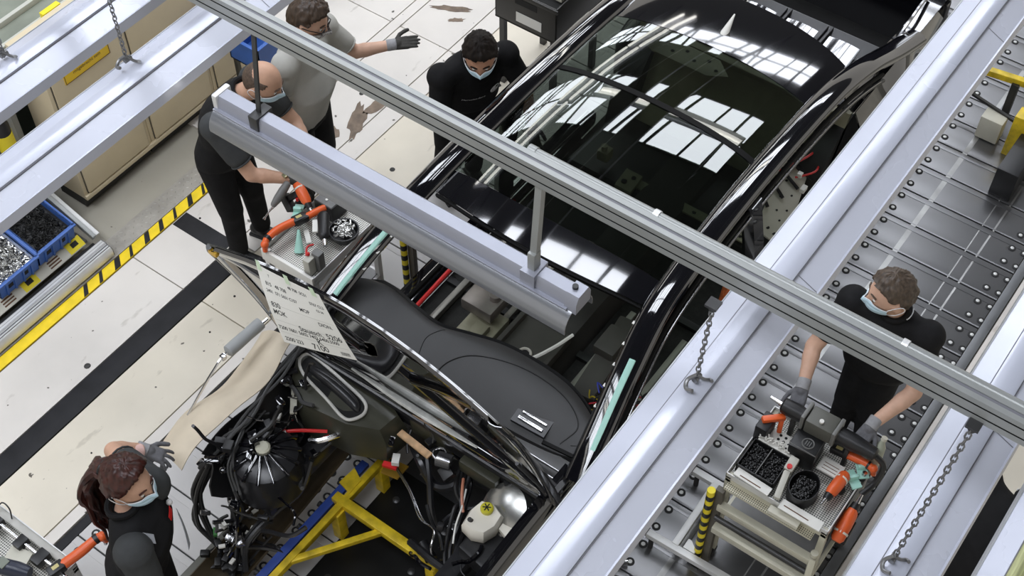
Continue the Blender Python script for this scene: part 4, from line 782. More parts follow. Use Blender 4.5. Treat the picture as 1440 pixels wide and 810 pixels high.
def person(name, label, J, face, tilt=0., skin='a', hair='dark', style='short', shirt=CLOTHK, sleeve=None, sl=.62, mask=True, gl=None, gr=None, trousers=TROUS, belly=0., group=None, collar=None, roll=0., hairm=None, female=False, hs=1.13, ws=1.1):
    J = {k: V(v) for k, v in J.items()}
    root = thing(name, label, 'person', ((J['anL'].x + J['anR'].x) / 2, (J['anL'].y + J['anR'].y) / 2, 0), 0, group)
    side = (J['shL'] - J['shR']).normalized(); fwd = V((0, 0, 1)).cross(side) * -1
    fwd = side.cross(V((0, 0, 1))); sk = SKINS[skin]
    # torso rings: centre, half width, half depth
    pel, chest, neck = J['pelvis'], J['chest'], J['neck']
    def ring(c, a, d_, up, n=20):
        f2 = up.cross(side).normalized() if False else side.cross(up).normalized()
        return [c + side * a * math.cos(2 * math.pi * i / n) + f2 * d_ * math.sin(2 * math.pi * i / n) for i in range(n)]
    up1 = (chest - pel).normalized(); up2 = (neck - chest).normalized()
    waist = pel.lerp(chest, .5)
    wS = ws
    def torso(b, g):
        fb = fwd * belly
        b.loft([ring(pel - up1 * .10, .155 * wS + g, .105 + g, up1), ring(pel, .168 * wS + g, .118 * wS + g, up1), ring(waist + fb * .7, (.150 + belly * .3) * wS + g, .112 + belly * .5 + g, up1), ring(pel.lerp(chest, .8) + fb * .3, .170 * wS + g, .122 + belly * .2 + g, up1), ring(chest, .180 * wS + g, .125 + g, up2), ring(chest.lerp(neck, .55), .178 * wS + g, .105 + g, up2), ring(chest.lerp(neck, .85), .125 * wS + g, .075 + g, up2), ring(neck, .062 + g * .5, .062 + g * .5, up2)])
        for s_ in 'LR':
            vest = sleeve is not None and g > 0; e = chest.lerp(neck, .7).lerp(J['sh' + s_], .55) if vest else J['sh' + s_]
            if not vest: b.ball(J['sh' + s_], .068 * wS + g)
            b.capsule(chest.lerp(neck, .7), e, .065 + g, .055 + g)
    # head frame
    f = V(face); f.z = 0; f.normalize(); f = (f * math.cos(tilt) + V((0, 0, 1)) * -math.sin(tilt)).normalized()
    l = V((0, 0, 1)).cross(f).normalized(); u = f.cross(l).normalized()
    if roll: q = MX.Rotation(roll, 3, f); l = q @ l; u = q @ u
    HM = MX((f, l, u)).transposed(); hc = J['head']
    def H(p): return hc + HM @ (V(p) * hs)
    # body: one welded skin with head, neck, arms and hands
    b = MB(); torso(b, -.012)
    n_, k_ = 36, 26; vs = [H(head_r(sph(math.pi * j / k_, 2 * math.pi * i / n_))) for j in range(k_ + 1) for i in range(n_)]
    b.add(vs, [(j * n_ + i, (j + 1) * n_ + i, (j + 1) * n_ + (i + 1) % n_, j * n_ + (i + 1) % n_) for j in range(k_) for i in range(n_)])
    b.capsule(neck - up2 * .03, H((-.022, 0, -.075)), .062 if not female else .052, .058 if not female else .049, 16)
    for s_ in (1, -1): b.ball(H((-.012, .079 * s_, -.012)), (.027, .011, .037), HM @ MX.Rotation(.35 * s_, 3, 'Z'))
    for s_ in 'LR':
        b.capsule(J['sh' + s_], J['el' + s_], .050 * wS, .041 * wS); b.capsule(J['el' + s_], J['wr' + s_], .042 * wS, .029 * wS); b.capsule(J['el' + s_].lerp(J['wr' + s_], .25), J['el' + s_].lerp(J['wr' + s_], .5), .043 * wS, .036 * wS)
        dr = (J['wr' + s_] - J['el' + s_]).normalized()
        hd = V(J.get('hd' + s_, dr)).normalized(); b.capsule(J['wr' + s_], J['wr' + s_] + hd * .04, .024, .014)
        b.capsule(J['hip' + s_], J['kn' + s_], .080, .055); b.capsule(J['kn' + s_], J['an' + s_], .054, .040)
    body = skin_obj(b, .0085, 4, 'body', sk, root)
    # face
    for s_ in (1, -1):
        e = part('eye', EYEW, root, lambda b: b.ball(H((.080, .030 * s_, .004)), .0118, n=10, k=8)); part('iris', EYEI, e, lambda b: b.ball(H((.0872, .030 * s_, .000)), .0068, n=8, k=6))
        part('eyebrow', HAIRS.get(hair, HAIRS['dark']), root, lambda b: b.tube([H((.094, .014 * s_, .030)), H((.092, .030 * s_, .036)), H((.082, .048 * s_, .030))], .005, 6))
    # hair
    hm = HAIRS[hair]
    def hair_in(th, ph):
        z = math.cos(th); a = abs(math.degrees(ph)); lo = hairline(ph)
        if style == 'bald': return lo < z < (.58 if a < 120 else .58 + .32 * (a - 120) / 60) and a > 58
        if style == 'ponytail' and a < 100: lo += .14 * (1 - a / 110)
        return z > lo
    n_, k_ = 72, 40; b = MB(); idx = {}; fs = []
    rn = random.Random(sum(map(ord, label)))
    sd = rn.uniform(0, 50)
    def ang(i): return (2 * math.pi * i / n_ + math.pi) % (2 * math.pi) - math.pi
    inn = [[hair_in(math.pi * j / k_, ang(i)) for i in range(n_)] for j in range(k_ + 1)]
    def vert(j, i):
        i %= n_
        if (j, i) not in idx:
            th, ph = math.pi * j / k_, ang(i); d = sph(th, ph); p = head_r(d)
            allin = all(inn[max(0, min(k_, j + dj))][(i + di) % n_] for dj in (-1, 0, 1) for di in (-1, 0, 1))
            t = (.004 if style == 'bald' else .010 if hair == 'greying' else .016) if allin else -.004
            if allin and style != 'bald':
                z = d.z; t += .010 * max(0, z) + .010 * NZ.noise(V((d.x * 5 + sd, d.y * 5, d.z * 5))) + .007 * NZ.noise(V((d.x * 16 + sd, d.y * 22, d.z * 9)))
                if style == 'short' and d.x > .3: t += .010 * d.x
                if female: t += .006
            idx[(j, i)] = len(b.v); b.v.append(H(p + p.normalized() * t))
        return idx[(j, i)]
    for j in range(k_):
        for i in range(n_):
            if inn[j][i] and inn[j + 1][i] and inn[j][(i + 1) % n_] and inn[j + 1][(i + 1) % n_] and j > 0: b.f.append([vert(j, i), vert(j + 1, i), vert(j + 1, i + 1), vert(j, i + 1)]); b.mi.append(0)
    if style != 'bald':
        top = len(b.v); b.v.append(H(head_r((0, 0, 1)) + V((0, 0, .026))))
        for i in range(n_): b.f.append([top, vert(1, i), vert(1, i + 1)]); b.mi.append(0)
    hr = b.build('hair', hm, root, fix=False, sharp=80)
    if style == 'ponytail':
        for k in range(34):
            a = rn.uniform(0, 6.28); q = rn.uniform(.0, .030); P0 = H((-.105, q * math.cos(a), .03 + q * math.sin(a) * .7)); w_ = rn.uniform(-.035, .035); g = rn.uniform(.8, 1.15)
            pts = [H((-.08, q * math.cos(a), .045)), P0, P0 - f * .06 * g + V((0, 0, -.04)) + l * w_ * .6, P0 - f * .115 * g + V((0, 0, -.18 * g)) + l * w_ * 1.8, P0 - f * .12 + V((0, 0, -.36 * g)) + l * w_ * 2.2 + f * rn.uniform(-.03, .03), P0 - f * .09 + V((0, 0, -.54 * g)) + l * w_ * 1.6]
            pts = spline(pts, 6); m_ = len(pts)
            part('ponytail_lock', hm, hr, lambda b: b.tube([p + l * .008 * math.sin(i * 1.1 + a) for i, p in enumerate(pts)], [.021 * (1 - (i / (m_ - 1)) ** 3 * .8) for i in range(m_)], 6))
        part('hair_tie', BLACK, hr, lambda b: b.tube([H((-.115, .03 * math.cos(t), .03 + .028 * math.sin(t))) for t in [2 * math.pi * i / 14 for i in range(14)]], .009, 6, True))
    # face mask with ear loops
    if mask:
        def mk(uu, vv, off=.008):
            ph = (2 * uu - 1) * R(70); c_ = math.cos((2 * uu - 1) * math.pi / 2); top = -.22 + .20 * c_; bot = -.72 - .22 * c_
            z = top + (bot - top) * vv; th = math.acos(max(-1, min(1, z))); p = head_r(sph(th, ph)); d = V((p.x, p.y, 0)).normalized()
            nose = .012 * c_ * math.sin(min(1, vv * 1.05) * math.pi); return H(p + d * (off + nose + .0022 * math.sin(vv * 26)))
        mkp = part('face_mask', MASKM, root, lambda b: b.sheet(lambda a, c: mk(a, c), 26, 18, .0015), label='pale blue surgical mask')
        part('mask_edge', MASKW, mkp, lambda b: b.tube([mk(i / 20, 0, .0085) for i in range(21)], .0022, 5))
        for s_ in (0, 1):
            yy = -1 if s_ == 0 else 1
            part('ear_loop', MASKW, mkp, lambda b: b.tube(spline([mk(s_, .03), H((.03, .082 * yy, -.012)), H((-.022, .094 * yy, .012)), H((-.034, .092 * yy, -.02)), H((.0, .080 * yy, -.055)), mk(s_, .95)], 5), .0022, 5))
    # clothes
    b = MB(); torso(b, .014)
    if sleeve is None:
        for s_ in 'LR': b.capsule(J['sh' + s_], J['sh' + s_].lerp(J['el' + s_], sl), .066 * wS, .066 * wS, 14)
    shp = skin_obj(b, .011, 5, 'shirt', shirt, root)
    if sleeve is not None:
        for s_ in 'LR': b = MB(); b.ball(J['sh' + s_], .082 * wS); b.capsule(J['sh' + s_], J['sh' + s_].lerp(J['el' + s_], sl), .076 * wS, .068 * wS, 14); skin_obj(b, .010, 3, 'sleeve', sleeve, root)
    for s_ in 'LR':
        c = J['sh' + s_].lerp(J['el' + s_], sl + .125); ax = (J['el' + s_] - J['sh' + s_]).normalized(); _, a1, b1 = frame(ax)
        part('sleeve_hem', sleeve or shirt, shp, lambda b: b.tube([c + (a1 * math.cos(t) + b1 * math.sin(t)) * .058 * wS for t in [2 * math.pi * i / 16 for i in range(16)]], .006, 6, True))
    cn = neck + up2 * .012
    col_ = part('collar', shirt, root, lambda b: b.tube([cn + side * .072 * math.cos(t) + side.cross(up2) * .070 * math.sin(t) + up2 * (.014 - .020 * max(0, -math.sin(t) if side.cross(up2).dot(f) < 0 else math.sin(t))) for t in [2 * math.pi * i / 22 for i in range(22)]], .016, 8, True, 1.2))
    if collar: part('collar_stripe', collar, col_, lambda b: [b.tube([cn + side * .089 * math.cos(t) + side.cross(up2) * .087 * math.sin(t) + up2 * .018 for t in [a0 + .9 * i / 8 for i in range(9)]], .0032, 5) for a0 in (R(-25), R(152))])
    b = MB(); b.loft([ring(pel + up1 * .03, .166, .116, up1), ring(pel - up1 * .05, .180, .130, up1), ring(pel - up1 * .13, .165, .115, up1)])
    for s_ in 'LR': b.capsule(J['hip' + s_], J['kn' + s_], .106, .08, 14); b.capsule(J['kn' + s_], J['an' + s_] + V((0, 0, .03)), .074, .062, 14)
    skin_obj(b, .013, 5, 'trousers', trousers, root)
    tf = V((fwd.x, fwd.y, 0)).normalized()
    if tf.dot(f) < -.2: tf = -tf
    for s_ in 'LR':
        a = V((J['an' + s_].x, J['an' + s_].y, 0)); b = MB(); b.capsule(a + V((0, 0, .055)) - tf * .05, a + V((0, 0, .048)) + tf * .14, .045, .040); b.capsule(a + V((0, 0, .05)), a + V((0, 0, .11)), .045, .045)
        so = skin_obj(b, .010, 3, 'shoe', BLACK, root)
        part('sole', RUBBER, so, lambda b: b.bar(a - tf * .09 + V((0, 0, .011)), a + tf * .18 + V((0, 0, .011)), .085, .022, bev=.008))
    for s_, g in (('L', gl), ('R', gr)):
        if g: glove(root, J['wr' + s_], g, s_)
    return root, H, dict(f=f, l=l, u=u, side=side, up2=up2, fwd=tf, J=J)
def glove(root, wr, g, s_):
    """g: dict(d finger direction, n back-of-hand normal, curl, spread, m material, thumb)"""
    d = V(g['d']).normalized(); n = V(g['n']); n = (n - d * n.dot(d)).normalized(); t = d.cross(n).normalized()
    t = t if g.get('thumb', 1) > 0 else -t
    curl = g.get('curl', .35); spread = g.get('spread', .08); b = MB()
    b.capsule(wr, wr + d * .03, .030, .032); 
    for k in (-.028, -.010, .010, .028): b.capsule(wr + d * .025 + t * k * .75, wr + d * .092 + t * k, .0175, .0155)
    for k, L in ((.030, .072), (.010, .082), (-.010, .076), (-.029, .060)):
        p = wr + d * .09 + t * k; dd = (d + t * spread * k / .03).normalized(); nn = n; r_ = .0110
        for q, (fr, cr) in enumerate(((.42, .5), (.32, 1.), (.26, .8))):
            a = curl * cr; dd, nn = (dd * math.cos(a) - nn * math.sin(a)).normalized(), (nn * math.cos(a) + dd * math.sin(a)).normalized()
            e = p + dd * L * fr; b.capsule(p, e, r_, r_ - .0010, 10, 3); p = e; r_ -= .0010
    p = wr + d * .028 + t * .026; ts = g.get('tspread', .8)
    for L, q in ((.042, ts), (.034, ts * .55), (.026, ts * .35)):
        dd = (d * math.cos(q) + t * math.sin(q) - n * .25 * curl).normalized(); e = p + dd * L; b.capsule(p, e, .0135, .0118, 10, 3); p = e
    go = skin_obj(b, .0042, 3, 'glove', g.get('m', GLOVEG), root)
    part('glove_cuff', g.get('cm', GLOVEL), go, lambda b: b.lathe([(.033, -.035), (.036, -.03), (.0355, .0), (.036, .022), (.030, .026)], wr, d, 16))
    tipc = g.get('tip')
    return go
def legs(pel, side, fw, wide=.09, step=0., foot=None, zk=.50):
    pel, side, fw = V(pel), V(side).normalized(), V(fw).normalized(); o = {}
    for s_, q in (('L', 1), ('R', -1)):
        h = pel + side * wide * q + V((0, 0, -.04)); base = V(foot) if foot is not None else V((pel.x, pel.y, 0))
        a = V((base.x, base.y, 0)) + side * (wide + .03) * q + fw * step * q; a.z = .09
        o['hip' + s_] = h; o['an' + s_] = a; o['kn' + s_] = V(((h.x + a.x) / 2, (h.y + a.y) / 2, zk)) + fw * .03
    return o
PX = V((1, 0, 0))
# -- man at the right-hand trolley, faces -X, head turned
J = dict(pelvis=(4.60, .93, .97), chest=(4.53, .92, 1.28), neck=(4.505, .915, 1.49), head=(4.475, .945, 1.635), shR=(4.49, 1.12, 1.425), shL=(4.51, .715, 1.425), elR=(4.31, 1.20, 1.17), wrR=(4.13, 1.145, 1.075), elL=(4.36, .655, 1.16), wrL=(4.12, .745, 1.085))
J.update(legs(J['pelvis'], (0, -1, 0), (-1, 0, 0), foot=(4.66, .95, 0), wide=.055))
J['hdR'] = (-.9, -.2, -.3); J['hdL'] = (-.9, .1, -.3)
pR, HR, FR = person('person', 'man in black polo and grey gloves standing on the slats behind the right trolley', J, (-.62, .78, 0), .12, 'b', 'greying', 'short', CLOTHK, gl=dict(d=(-.85, .1, -.45), n=(-.3, -.1, .9), curl=.62, thumb=-1), gr=dict(d=(-.85, -.2, -.45), n=(-.3, .1, .9), curl=.62, thumb=1), collar=MASKW)
# -- man leaning over the car's far side
J = dict(pelvis=(4.93, 3.98, .96), chest=(4.85, 3.83, 1.20), neck=(4.80, 3.755, 1.44), head=(4.73, 3.66, 1.56), shR=(4.61, 3.86, 1.36), shL=(4.99, 3.67, 1.36), elR=(4.56, 3.84, 1.09), wrR=(4.60, 3.63, .95), elL=(5.06, 3.58, 1.10), wrL=(4.96, 3.45, .92))
J.update(legs(J['pelvis'], (.89, -.45, 0), (-.45, -.89, 0), foot=(4.97, 4.06, 0)))
pT, HT, FT = person('person', 'man in black polo bending over the far side of the car roof', J, (-.80, -.60, 0), .42, 'c', 'dark', 'short', CLOTHK, gl=dict(d=(-.3, -.4, -.8), n=(.3, .6, .5), m=GLOVED), gr=dict(d=(.2, -.5, -.8), n=(-.5, .3, .5), m=GLOVED), belly=.07)
# -- balding man at the left trolley, faces -Y
J = dict(pelvis=(3.67, 4.82, .97), chest=(3.69, 4.73, 1.29), neck=(3.75, 4.62, 1.48), head=(3.80, 4.49, 1.60), shR=(3.50, 4.61, 1.41), shL=(3.91, 4.69, 1.42), elR=(3.53, 4.42, 1.11), wrR=(3.69, 4.25, 1.04), elL=(3.98, 4.48, 1.14), wrL=(3.88, 4.27, 1.05))
J.update(legs(J['pelvis'], (1, .1, 0), (.1, -1, 0), foot=(3.72, 4.80, 0)))
pB, HB_, FB = person('person', 'balding man in black vest with grey sleeves gripping a tool at the left trolley', J, (.35, -.94, 0), .45, 'a', 'stub', 'bald', CLOTHK, sleeve=CLOTHD, sl=.60, gl=dict(d=(-.1, -.9, -.4), n=(0, -.3, .9), curl=.6, m=GLOVED, cm=GLOVED), gr=dict(d=(.5, -.8, -.3), n=(0, -.3, .9), curl=.6, m=GLOVED, cm=GLOVED))
part('wrist_watch', mat('watch case', (.35, .33, .2), .3, .7), pB, lambda b: b.box((3.655, 4.275, 1.085), (.035, .035, .02), None, .006))
# -- man in pale grey polo holding out an open hand
J = dict(pelvis=(4.240, 4.66, .98), chest=(4.280, 4.66, 1.30), neck=(4.300, 4.64, 1.52), head=(4.295, 4.57, 1.665), shR=(4.090, 4.60, 1.44), shL=(4.480, 4.64, 1.44), elR=(4.070, 4.66, 1.16), wrR=(4.090, 4.56, .93), elL=(4.590, 4.52, 1.22), wrL=(4.760, 4.36, 1.24))
J.update(legs(J['pelvis'], (1, .1, 0), (.1, -1, 0), foot=(4.27, 4.72, 0)))
pG, HG, FG = person('person', 'man in pale grey polo and glasses holding out an open dark glove', J, (.30, -.95, 0), .35, 'b', 'brown', 'short', CLOTHG, mask=False, gl=dict(d=(.72, -.66, .02), n=(-.35, -.25, .9), curl=.12, spread=.06, m=GLOVED, thumb=-1, tspread=.9), gr=dict(d=(.1, -.3, -.9), n=(-.9, 0, .1), m=GLOVED), belly=.06)
def mk2(uu, vv):
    ph = (2 * uu - 1) * R(62); c_ = math.cos((2 * uu - 1) * math.pi / 2); top = -.2 + .16 * c_; bot = -.74 - .2 * c_; z = top + (bot - top) * vv; p = head_r(sph(math.acos(max(-1, min(1, z))), ph)); d = V((p.x, p.y, 0)).normalized(); return HG(p + d * (.008 + .010 * c_))
fm = part('face_mask', mat('black and white patterned mask', (.5, .5, .5), .7, var=.95, scale=70), pG, lambda b: b.sheet(mk2, 20, 14, .0015), label='black and white patterned cloth mask')
gls = part('glasses', BLACK, pG, lambda b: [b.tube([HG((.104 - .018 * abs(math.cos(t)) * .2, s_ * .033 + .026 * math.cos(t), .004 + .019 * math.sin(t))) for t in [2 * math.pi * i / 16 for i in range(16)]], .003, 5, True) for s_ in (1, -1)] + [b.tube([HG((.098, s_ * .058, .01)), HG((.04, s_ * .082, .012)), HG((-.02, s_ * .086, .004))], .003, 5) for s_ in (1, -1)])
# -- woman at lower left
J = dict(pelvis=(1.45, 3.28, .95), chest=(1.50, 3.205, 1.20), neck=(1.49, 3.27, 1.40), head=(1.555, 3.27, 1.53), shR=(1.37, 3.11, 1.325), shL=(1.66, 3.29, 1.33), elR=(1.35, 3.04, 1.06), wrR=(1.42, 3.05, .86), elL=(1.73, 3.65, 1.20), wrL=(1.85, 3.60, 1.10))
J.update(legs(J['pelvis'], (.86, .51, 0), (.51, -.86, 0), foot=(1.42, 3.30, 0)))
pW, HW_, FW = person('person', 'woman with long dark red ponytail in black vest resting a glove on the fender', J, (.25, -.97, 0), .10, 'a', 'red', 'ponytail', CLOTHK, sleeve=CLOTHD, sl=.62, gl=dict(d=(.42, -.80, -.42), n=(.2, -.2, .95), curl=.35, spread=.5, m=GLOVEG, thumb=-1, tspread=.9), gr=dict(d=(.3, .3, -.9), n=(-.7, .3, .2), m=GLOVEG), female=True, hs=1.12, ws=1.16)
part('shirt_cuff', mat('pink cuff', (.75, .5, .45), .8), pW, lambda b: b.lathe([(.038, -.05), (.040, -.03), (.039, -.005), (.034, 0)], V((1.835, 3.595, 1.112)), V((.13, -.04, -.09)), 14))
# -- man cut off at the lower right corner
J = dict(pelvis=(3.62, .06, .96), chest=(3.72, .02, 1.25), neck=(3.86, -.06, 1.42), head=(3.93, -.13, 1.54), shR=(3.66, -.14, 1.34), shL=(3.94, .15, 1.38), elR=(3.62, -.22, 1.1), wrR=(3.75, -.30, .95), elL=(3.96, .115, 1.16), wrL=(3.78, .125, 1.10))
J.update(legs(J['pelvis'], (.5, .8, 0), (.8, -.5, 0), foot=(3.60, .05, 0)))
pC, HC, FC = person('person', 'man in black top cut off by the right picture edge', J, (.8, -.6, 0), .3, 'b', 'brown', 'short', CLOTHK, mask=True, collar=MASKW, gl=dict(d=(-.2, -.1, -.9), n=(.3, .8, .1), m=GLOVEG), gr=dict(d=(.2, -.1, -.9), n=(.3, -.8, .1), m=GLOVEG))

# details of clothing
LETTER = mat('white print', (.75, .75, .75), .6)
def on_front(F, root, a, h, off=.0):
    """a sideways, h up from chest on the shirt front"""
    J_ = F['J']; up = F['up2']; n = F['side'].cross(up).normalized(); n = n if n.dot(F['fwd']) > 0 else -n
    return J_['chest'] + F['side'] * a + up * h + n * (.146 * math.sqrt(max(.05, 1 - (a / .205) ** 2)) + .004 + off)
lg = part('star_logo_ring', LETTER, pT, lambda b: b.tube([on_front(FT, pT, .10 + .032 * math.cos(t), .02 + .032 * math.sin(t)) for t in [2 * math.pi * i / 24 for i in range(24)]], .003, 5, True))
for t in (90, 210, 330): part('star_ray', LETTER, lg, lambda b: b.tube([on_front(FT, pT, .10, .02), on_front(FT, pT, .10 + .031 * math.cos(R(t)), .02 + .031 * math.sin(R(t)))], [.007, .0015], 5))
text_mesh('Mercedes-Benz', .024, LETTER, 'chest_print', pT, lambda x, y: on_front(FT, pT, -.12 + x, -.005 + y, .003))
pl_ = part('placket', mat('grey placket', (.42, .42, .40), .8), pR, lambda b: b.sheet(lambda u_, v_: on_front(FR, pR, .005 + .028 * u_, .05 + .11 * v_, .004 - .03 * v_), 3, 6, .004))
part('button', BLACK, pl_, lambda b: b.ball(on_front(FR, pR, .02, .09, -.004), .006, n=8, k=6))
REF = mat('reflective tape', (.33, .34, .36), .5, .2)
def shoulder_tape(F, a0, h0, a1, h1, wd, nm='reflective_tape', m=REF, off=.0):
    part(nm, m, pW, lambda b: b.sheet(lambda u_, v_: on_front(F, pW, a0 + (a1 - a0) * u_ + (v_ - .5) * wd * (abs(h1 - h0) > abs(a1 - a0)), h0 + (h1 - h0) * u_ + (v_ - .5) * wd * (abs(h1 - h0) <= abs(a1 - a0)), off), 6, 3, .003))
shoulder_tape(FW, .02, -.16, .13, -.04, .035)
part('red_emblem', REDP, pW, lambda b: b.sheet(lambda u_, v_: on_front(FW, pW, .03 + .06 * u_, .035 + .028 * v_, .002), 4, 3, .003))
part('round_badge', LETTER, pW, lambda b: b.ball(on_front(FW, pW, .115, .055, .002), (.016, .016, .016), n=10, k=6))
part('shoulder_panel', REF, pW, lambda b: b.sheet(lambda u_, v_: FW['J']['chest'].lerp(FW['J']['neck'], .70 - .12 * u_) + (FW['J']['shR'] - FW['J']['neck']) * (.52 + .16 * v_) + V((0, 0, .078 - .02 * v_)) + FW['fwd'] * (.12 * u_ - .03), 5, 4, .004))
part('arm_cuff_skin_band', mat('wrist band', (.05, .05, .05), .6), pC, lambda b: b.lathe([(.036, 0), (.038, .01), (.036, .02)], V((3.73, .205, .95)), (.3, .1, .6), 14))
# ================================================================ left station: cabinets, sign, rack with bins, crates
TAN = mat('tan lacquer', (.68, .58, .40), .5, var=.06, scale=4); TAND = mat('tan shade gap', (.10, .09, .07), .7); KICK = mat('dark plinth', (.03, .028, .025), .7)
CY = 5.90
for i, (x0, x1) in enumerate(((3.32, 3.94), (3.94, 4.56), (4.56, 5.02))):
    c = thing('tool_cabinet', ('tan steel cabinet with an open end beside the blue bins', 'tan steel cabinet in the middle of the row, yellow sign above', 'tan steel cabinet nearest the man in grey')[i], 'cabinet', ((x0 + x1) / 2, CY + .25, 0), group='tan cabinets along the station')
    part('body', TAN, c, lambda b: (b.box2((x0 + .002, CY + .012, .10), (x1 - .002, CY + .30, 1.32), .004)))
    part('plinth', KICK, c, lambda b: b.box2((x0 + .01, CY + .05, 0), (x1 - .01, CY + .29, .10)))
    part('base_rail', TAN, c, lambda b: b.box2((x0, CY - .005, .10), (x1, CY + .02, .135), .003))
    for z0, z1 in ((.15, .62), (.64, 1.29)):
        d = part('door', TAN, c, lambda b: b.box2((x0 + .035, CY - .006, z0), (x1 - .035, CY + .014, z1), .005))
        part('door_gap', TAND, d, lambda b: (b.box2((x0 + .028, CY + .006, z0 - .006), (x0 + .035, CY + .0135, z1 + .006)), b.box2((x1 - .035, CY + .006, z0 - .006), (x1 - .028, CY + .0135, z1 + .006)), b.box2((x0 + .03, CY + .006, z0 - .006), (x1 - .03, CY + .0135, z0))), kind='stuff')
sg = thing('warning_sign', 'yellow warning sign with three lines of print on the tan cabinet', 'sign', (3.62, CY, 1.05))
part('sign_board', mat('sign yellow', (.90, .60, .02), .5), sg, lambda b: b.box2((3.445, CY - .014, 1.055), (3.815, CY - .006, 1.235), .002))
SK = mat('sign print', (.12, .05, .02), .6)
part('border', SK, sg, lambda b: (b.box2((3.447, CY - .0155, 1.057), (3.451, CY - .0145, 1.233)), b.box2((3.809, CY - .0155, 1.057), (3.813, CY - .0145, 1.233)), b.box2((3.447, CY - .0155, 1.057), (3.813, CY - .0145, 1.061)), b.box2((3.447, CY - .0155, 1.229), (3.813, CY - .0145, 1.233))), kind='stuff')
for k, t in enumerate(('Bitte Schrank stets', 'abends im Spind', 'mitgebracht sein')): text_mesh(t, .034, SK, 'print', sg, lambda x, y: V((3.63 + x, CY - .0155, 1.185 - .042 * k + y)), 'CENTER')
# open rack beyond the cabinets
rk = thing('parts_rack', 'low aluminium parts rack with yellow tagged rail carrying the blue bins', 'rack', (2.3, 5.8, 0))
part('front_rail', ALU2, rk, lambda b: b.prism([(0, 0), (0, .05), (.012, .07), (.05, .075), (.055, .085), (.10, .085), (.105, .075), (.12, .06), (.12, 0)], (.6, 5.475, .02), (0, 1, 0), (0, 0, 1), (2.53, 0, 0)))
for k in range(5): part('rail_slot', GROOVE, rk, lambda b: b.box2((.6, 5.492 + .02 * k, .098 + .004 * (k in (2, 3))), (3.13, 5.4945 + .02 * k, .1055), ))
part('rail_end', GREYP, rk, lambda b: b.prism([(0, 0), (0, .05), (.012, .07), (.05, .075), (.055, .085), (.10, .085), (.105, .075), (.12, .06), (.12, 0)], (3.13, 5.475, .02), (0, 1, 0), (0, 0, 1), (.006, 0, 0)))
part('gap_strip', STEELD, rk, lambda b: b.box2((.6, 5.597, .05), (3.1, 5.625, .07)))
tr_ = part('tag_rail', mat('label rail', (.62, .60, .52), .5, var=.1), rk, lambda b: b.prism([(0, 0), (.0, .006), (.065, .055), (.065, .049)], (.6, 5.625, .10), (0, 1, 0), (0, 0, 1), (2.45, 0, 0)))
YT = mat('yellow tag', (.88, .72, .03), .5)
for i, x in enumerate((2.93, 2.55, 2.16, 1.8)):
    tg = part('yellow_tag', YT, tr_, lambda b: b.prism([(0, 0), (.0, .004), (.06, .05), (.06, .046)], (x, 5.627, .106), (0, 1, 0), (0, 0, 1), (.12, 0, 0))); part('tag_window', BLACK, tg, lambda b: b.prism([(.02, .0155), (.02, .019), (.045, .038), (.045, .035)], (x + .035, 5.627, .109), (0, 1, 0), (0, 0, 1), (.05, 0, 0)))
    for k in range(3): part('tag_print', SK, tr_, lambda b: b.prism([(.012 + .015 * k, .0135 + .0115 * k), (.012 + .015 * k, .0155 + .0115 * k), (.019 + .015 * k, .021 + .0115 * k), (.019 + .015 * k, .019 + .0115 * k)], (x - .16, 5.625, .101), (0, 1, 0), (0, 0, 1), (.09, 0, 0)), kind='stuff')
part('shelf', GREYP, rk, lambda b: b.box2((.6, 5.65, .08), (3.08, 6.2, .10)))
part('side_bar', ALU, rk, lambda b: b.bar((3.11, 5.60, .13), (3.11, 6.16, .34), .03, .04, bev=.003))
part('side_bar', ALU2, rk, lambda b: b.bar((3.16, 5.64, .08), (3.16, 6.16, .27), .03, .03, bev=.003))
for x, y in ((3.12, 6.13), (3.19, 6.19), (2.2, 6.19)): part('post', ALU, rk, lambda b: b.box2((x - .02, y - .02, 0), (x + .02, y + .02, 1.5), .003))
part('back_panel', mat('grey panel', (.20, .20, .18), .6, var=.1), rk, lambda b: b.box2((2.25, 6.19, .1), (3.16, 6.20, 1.1)))
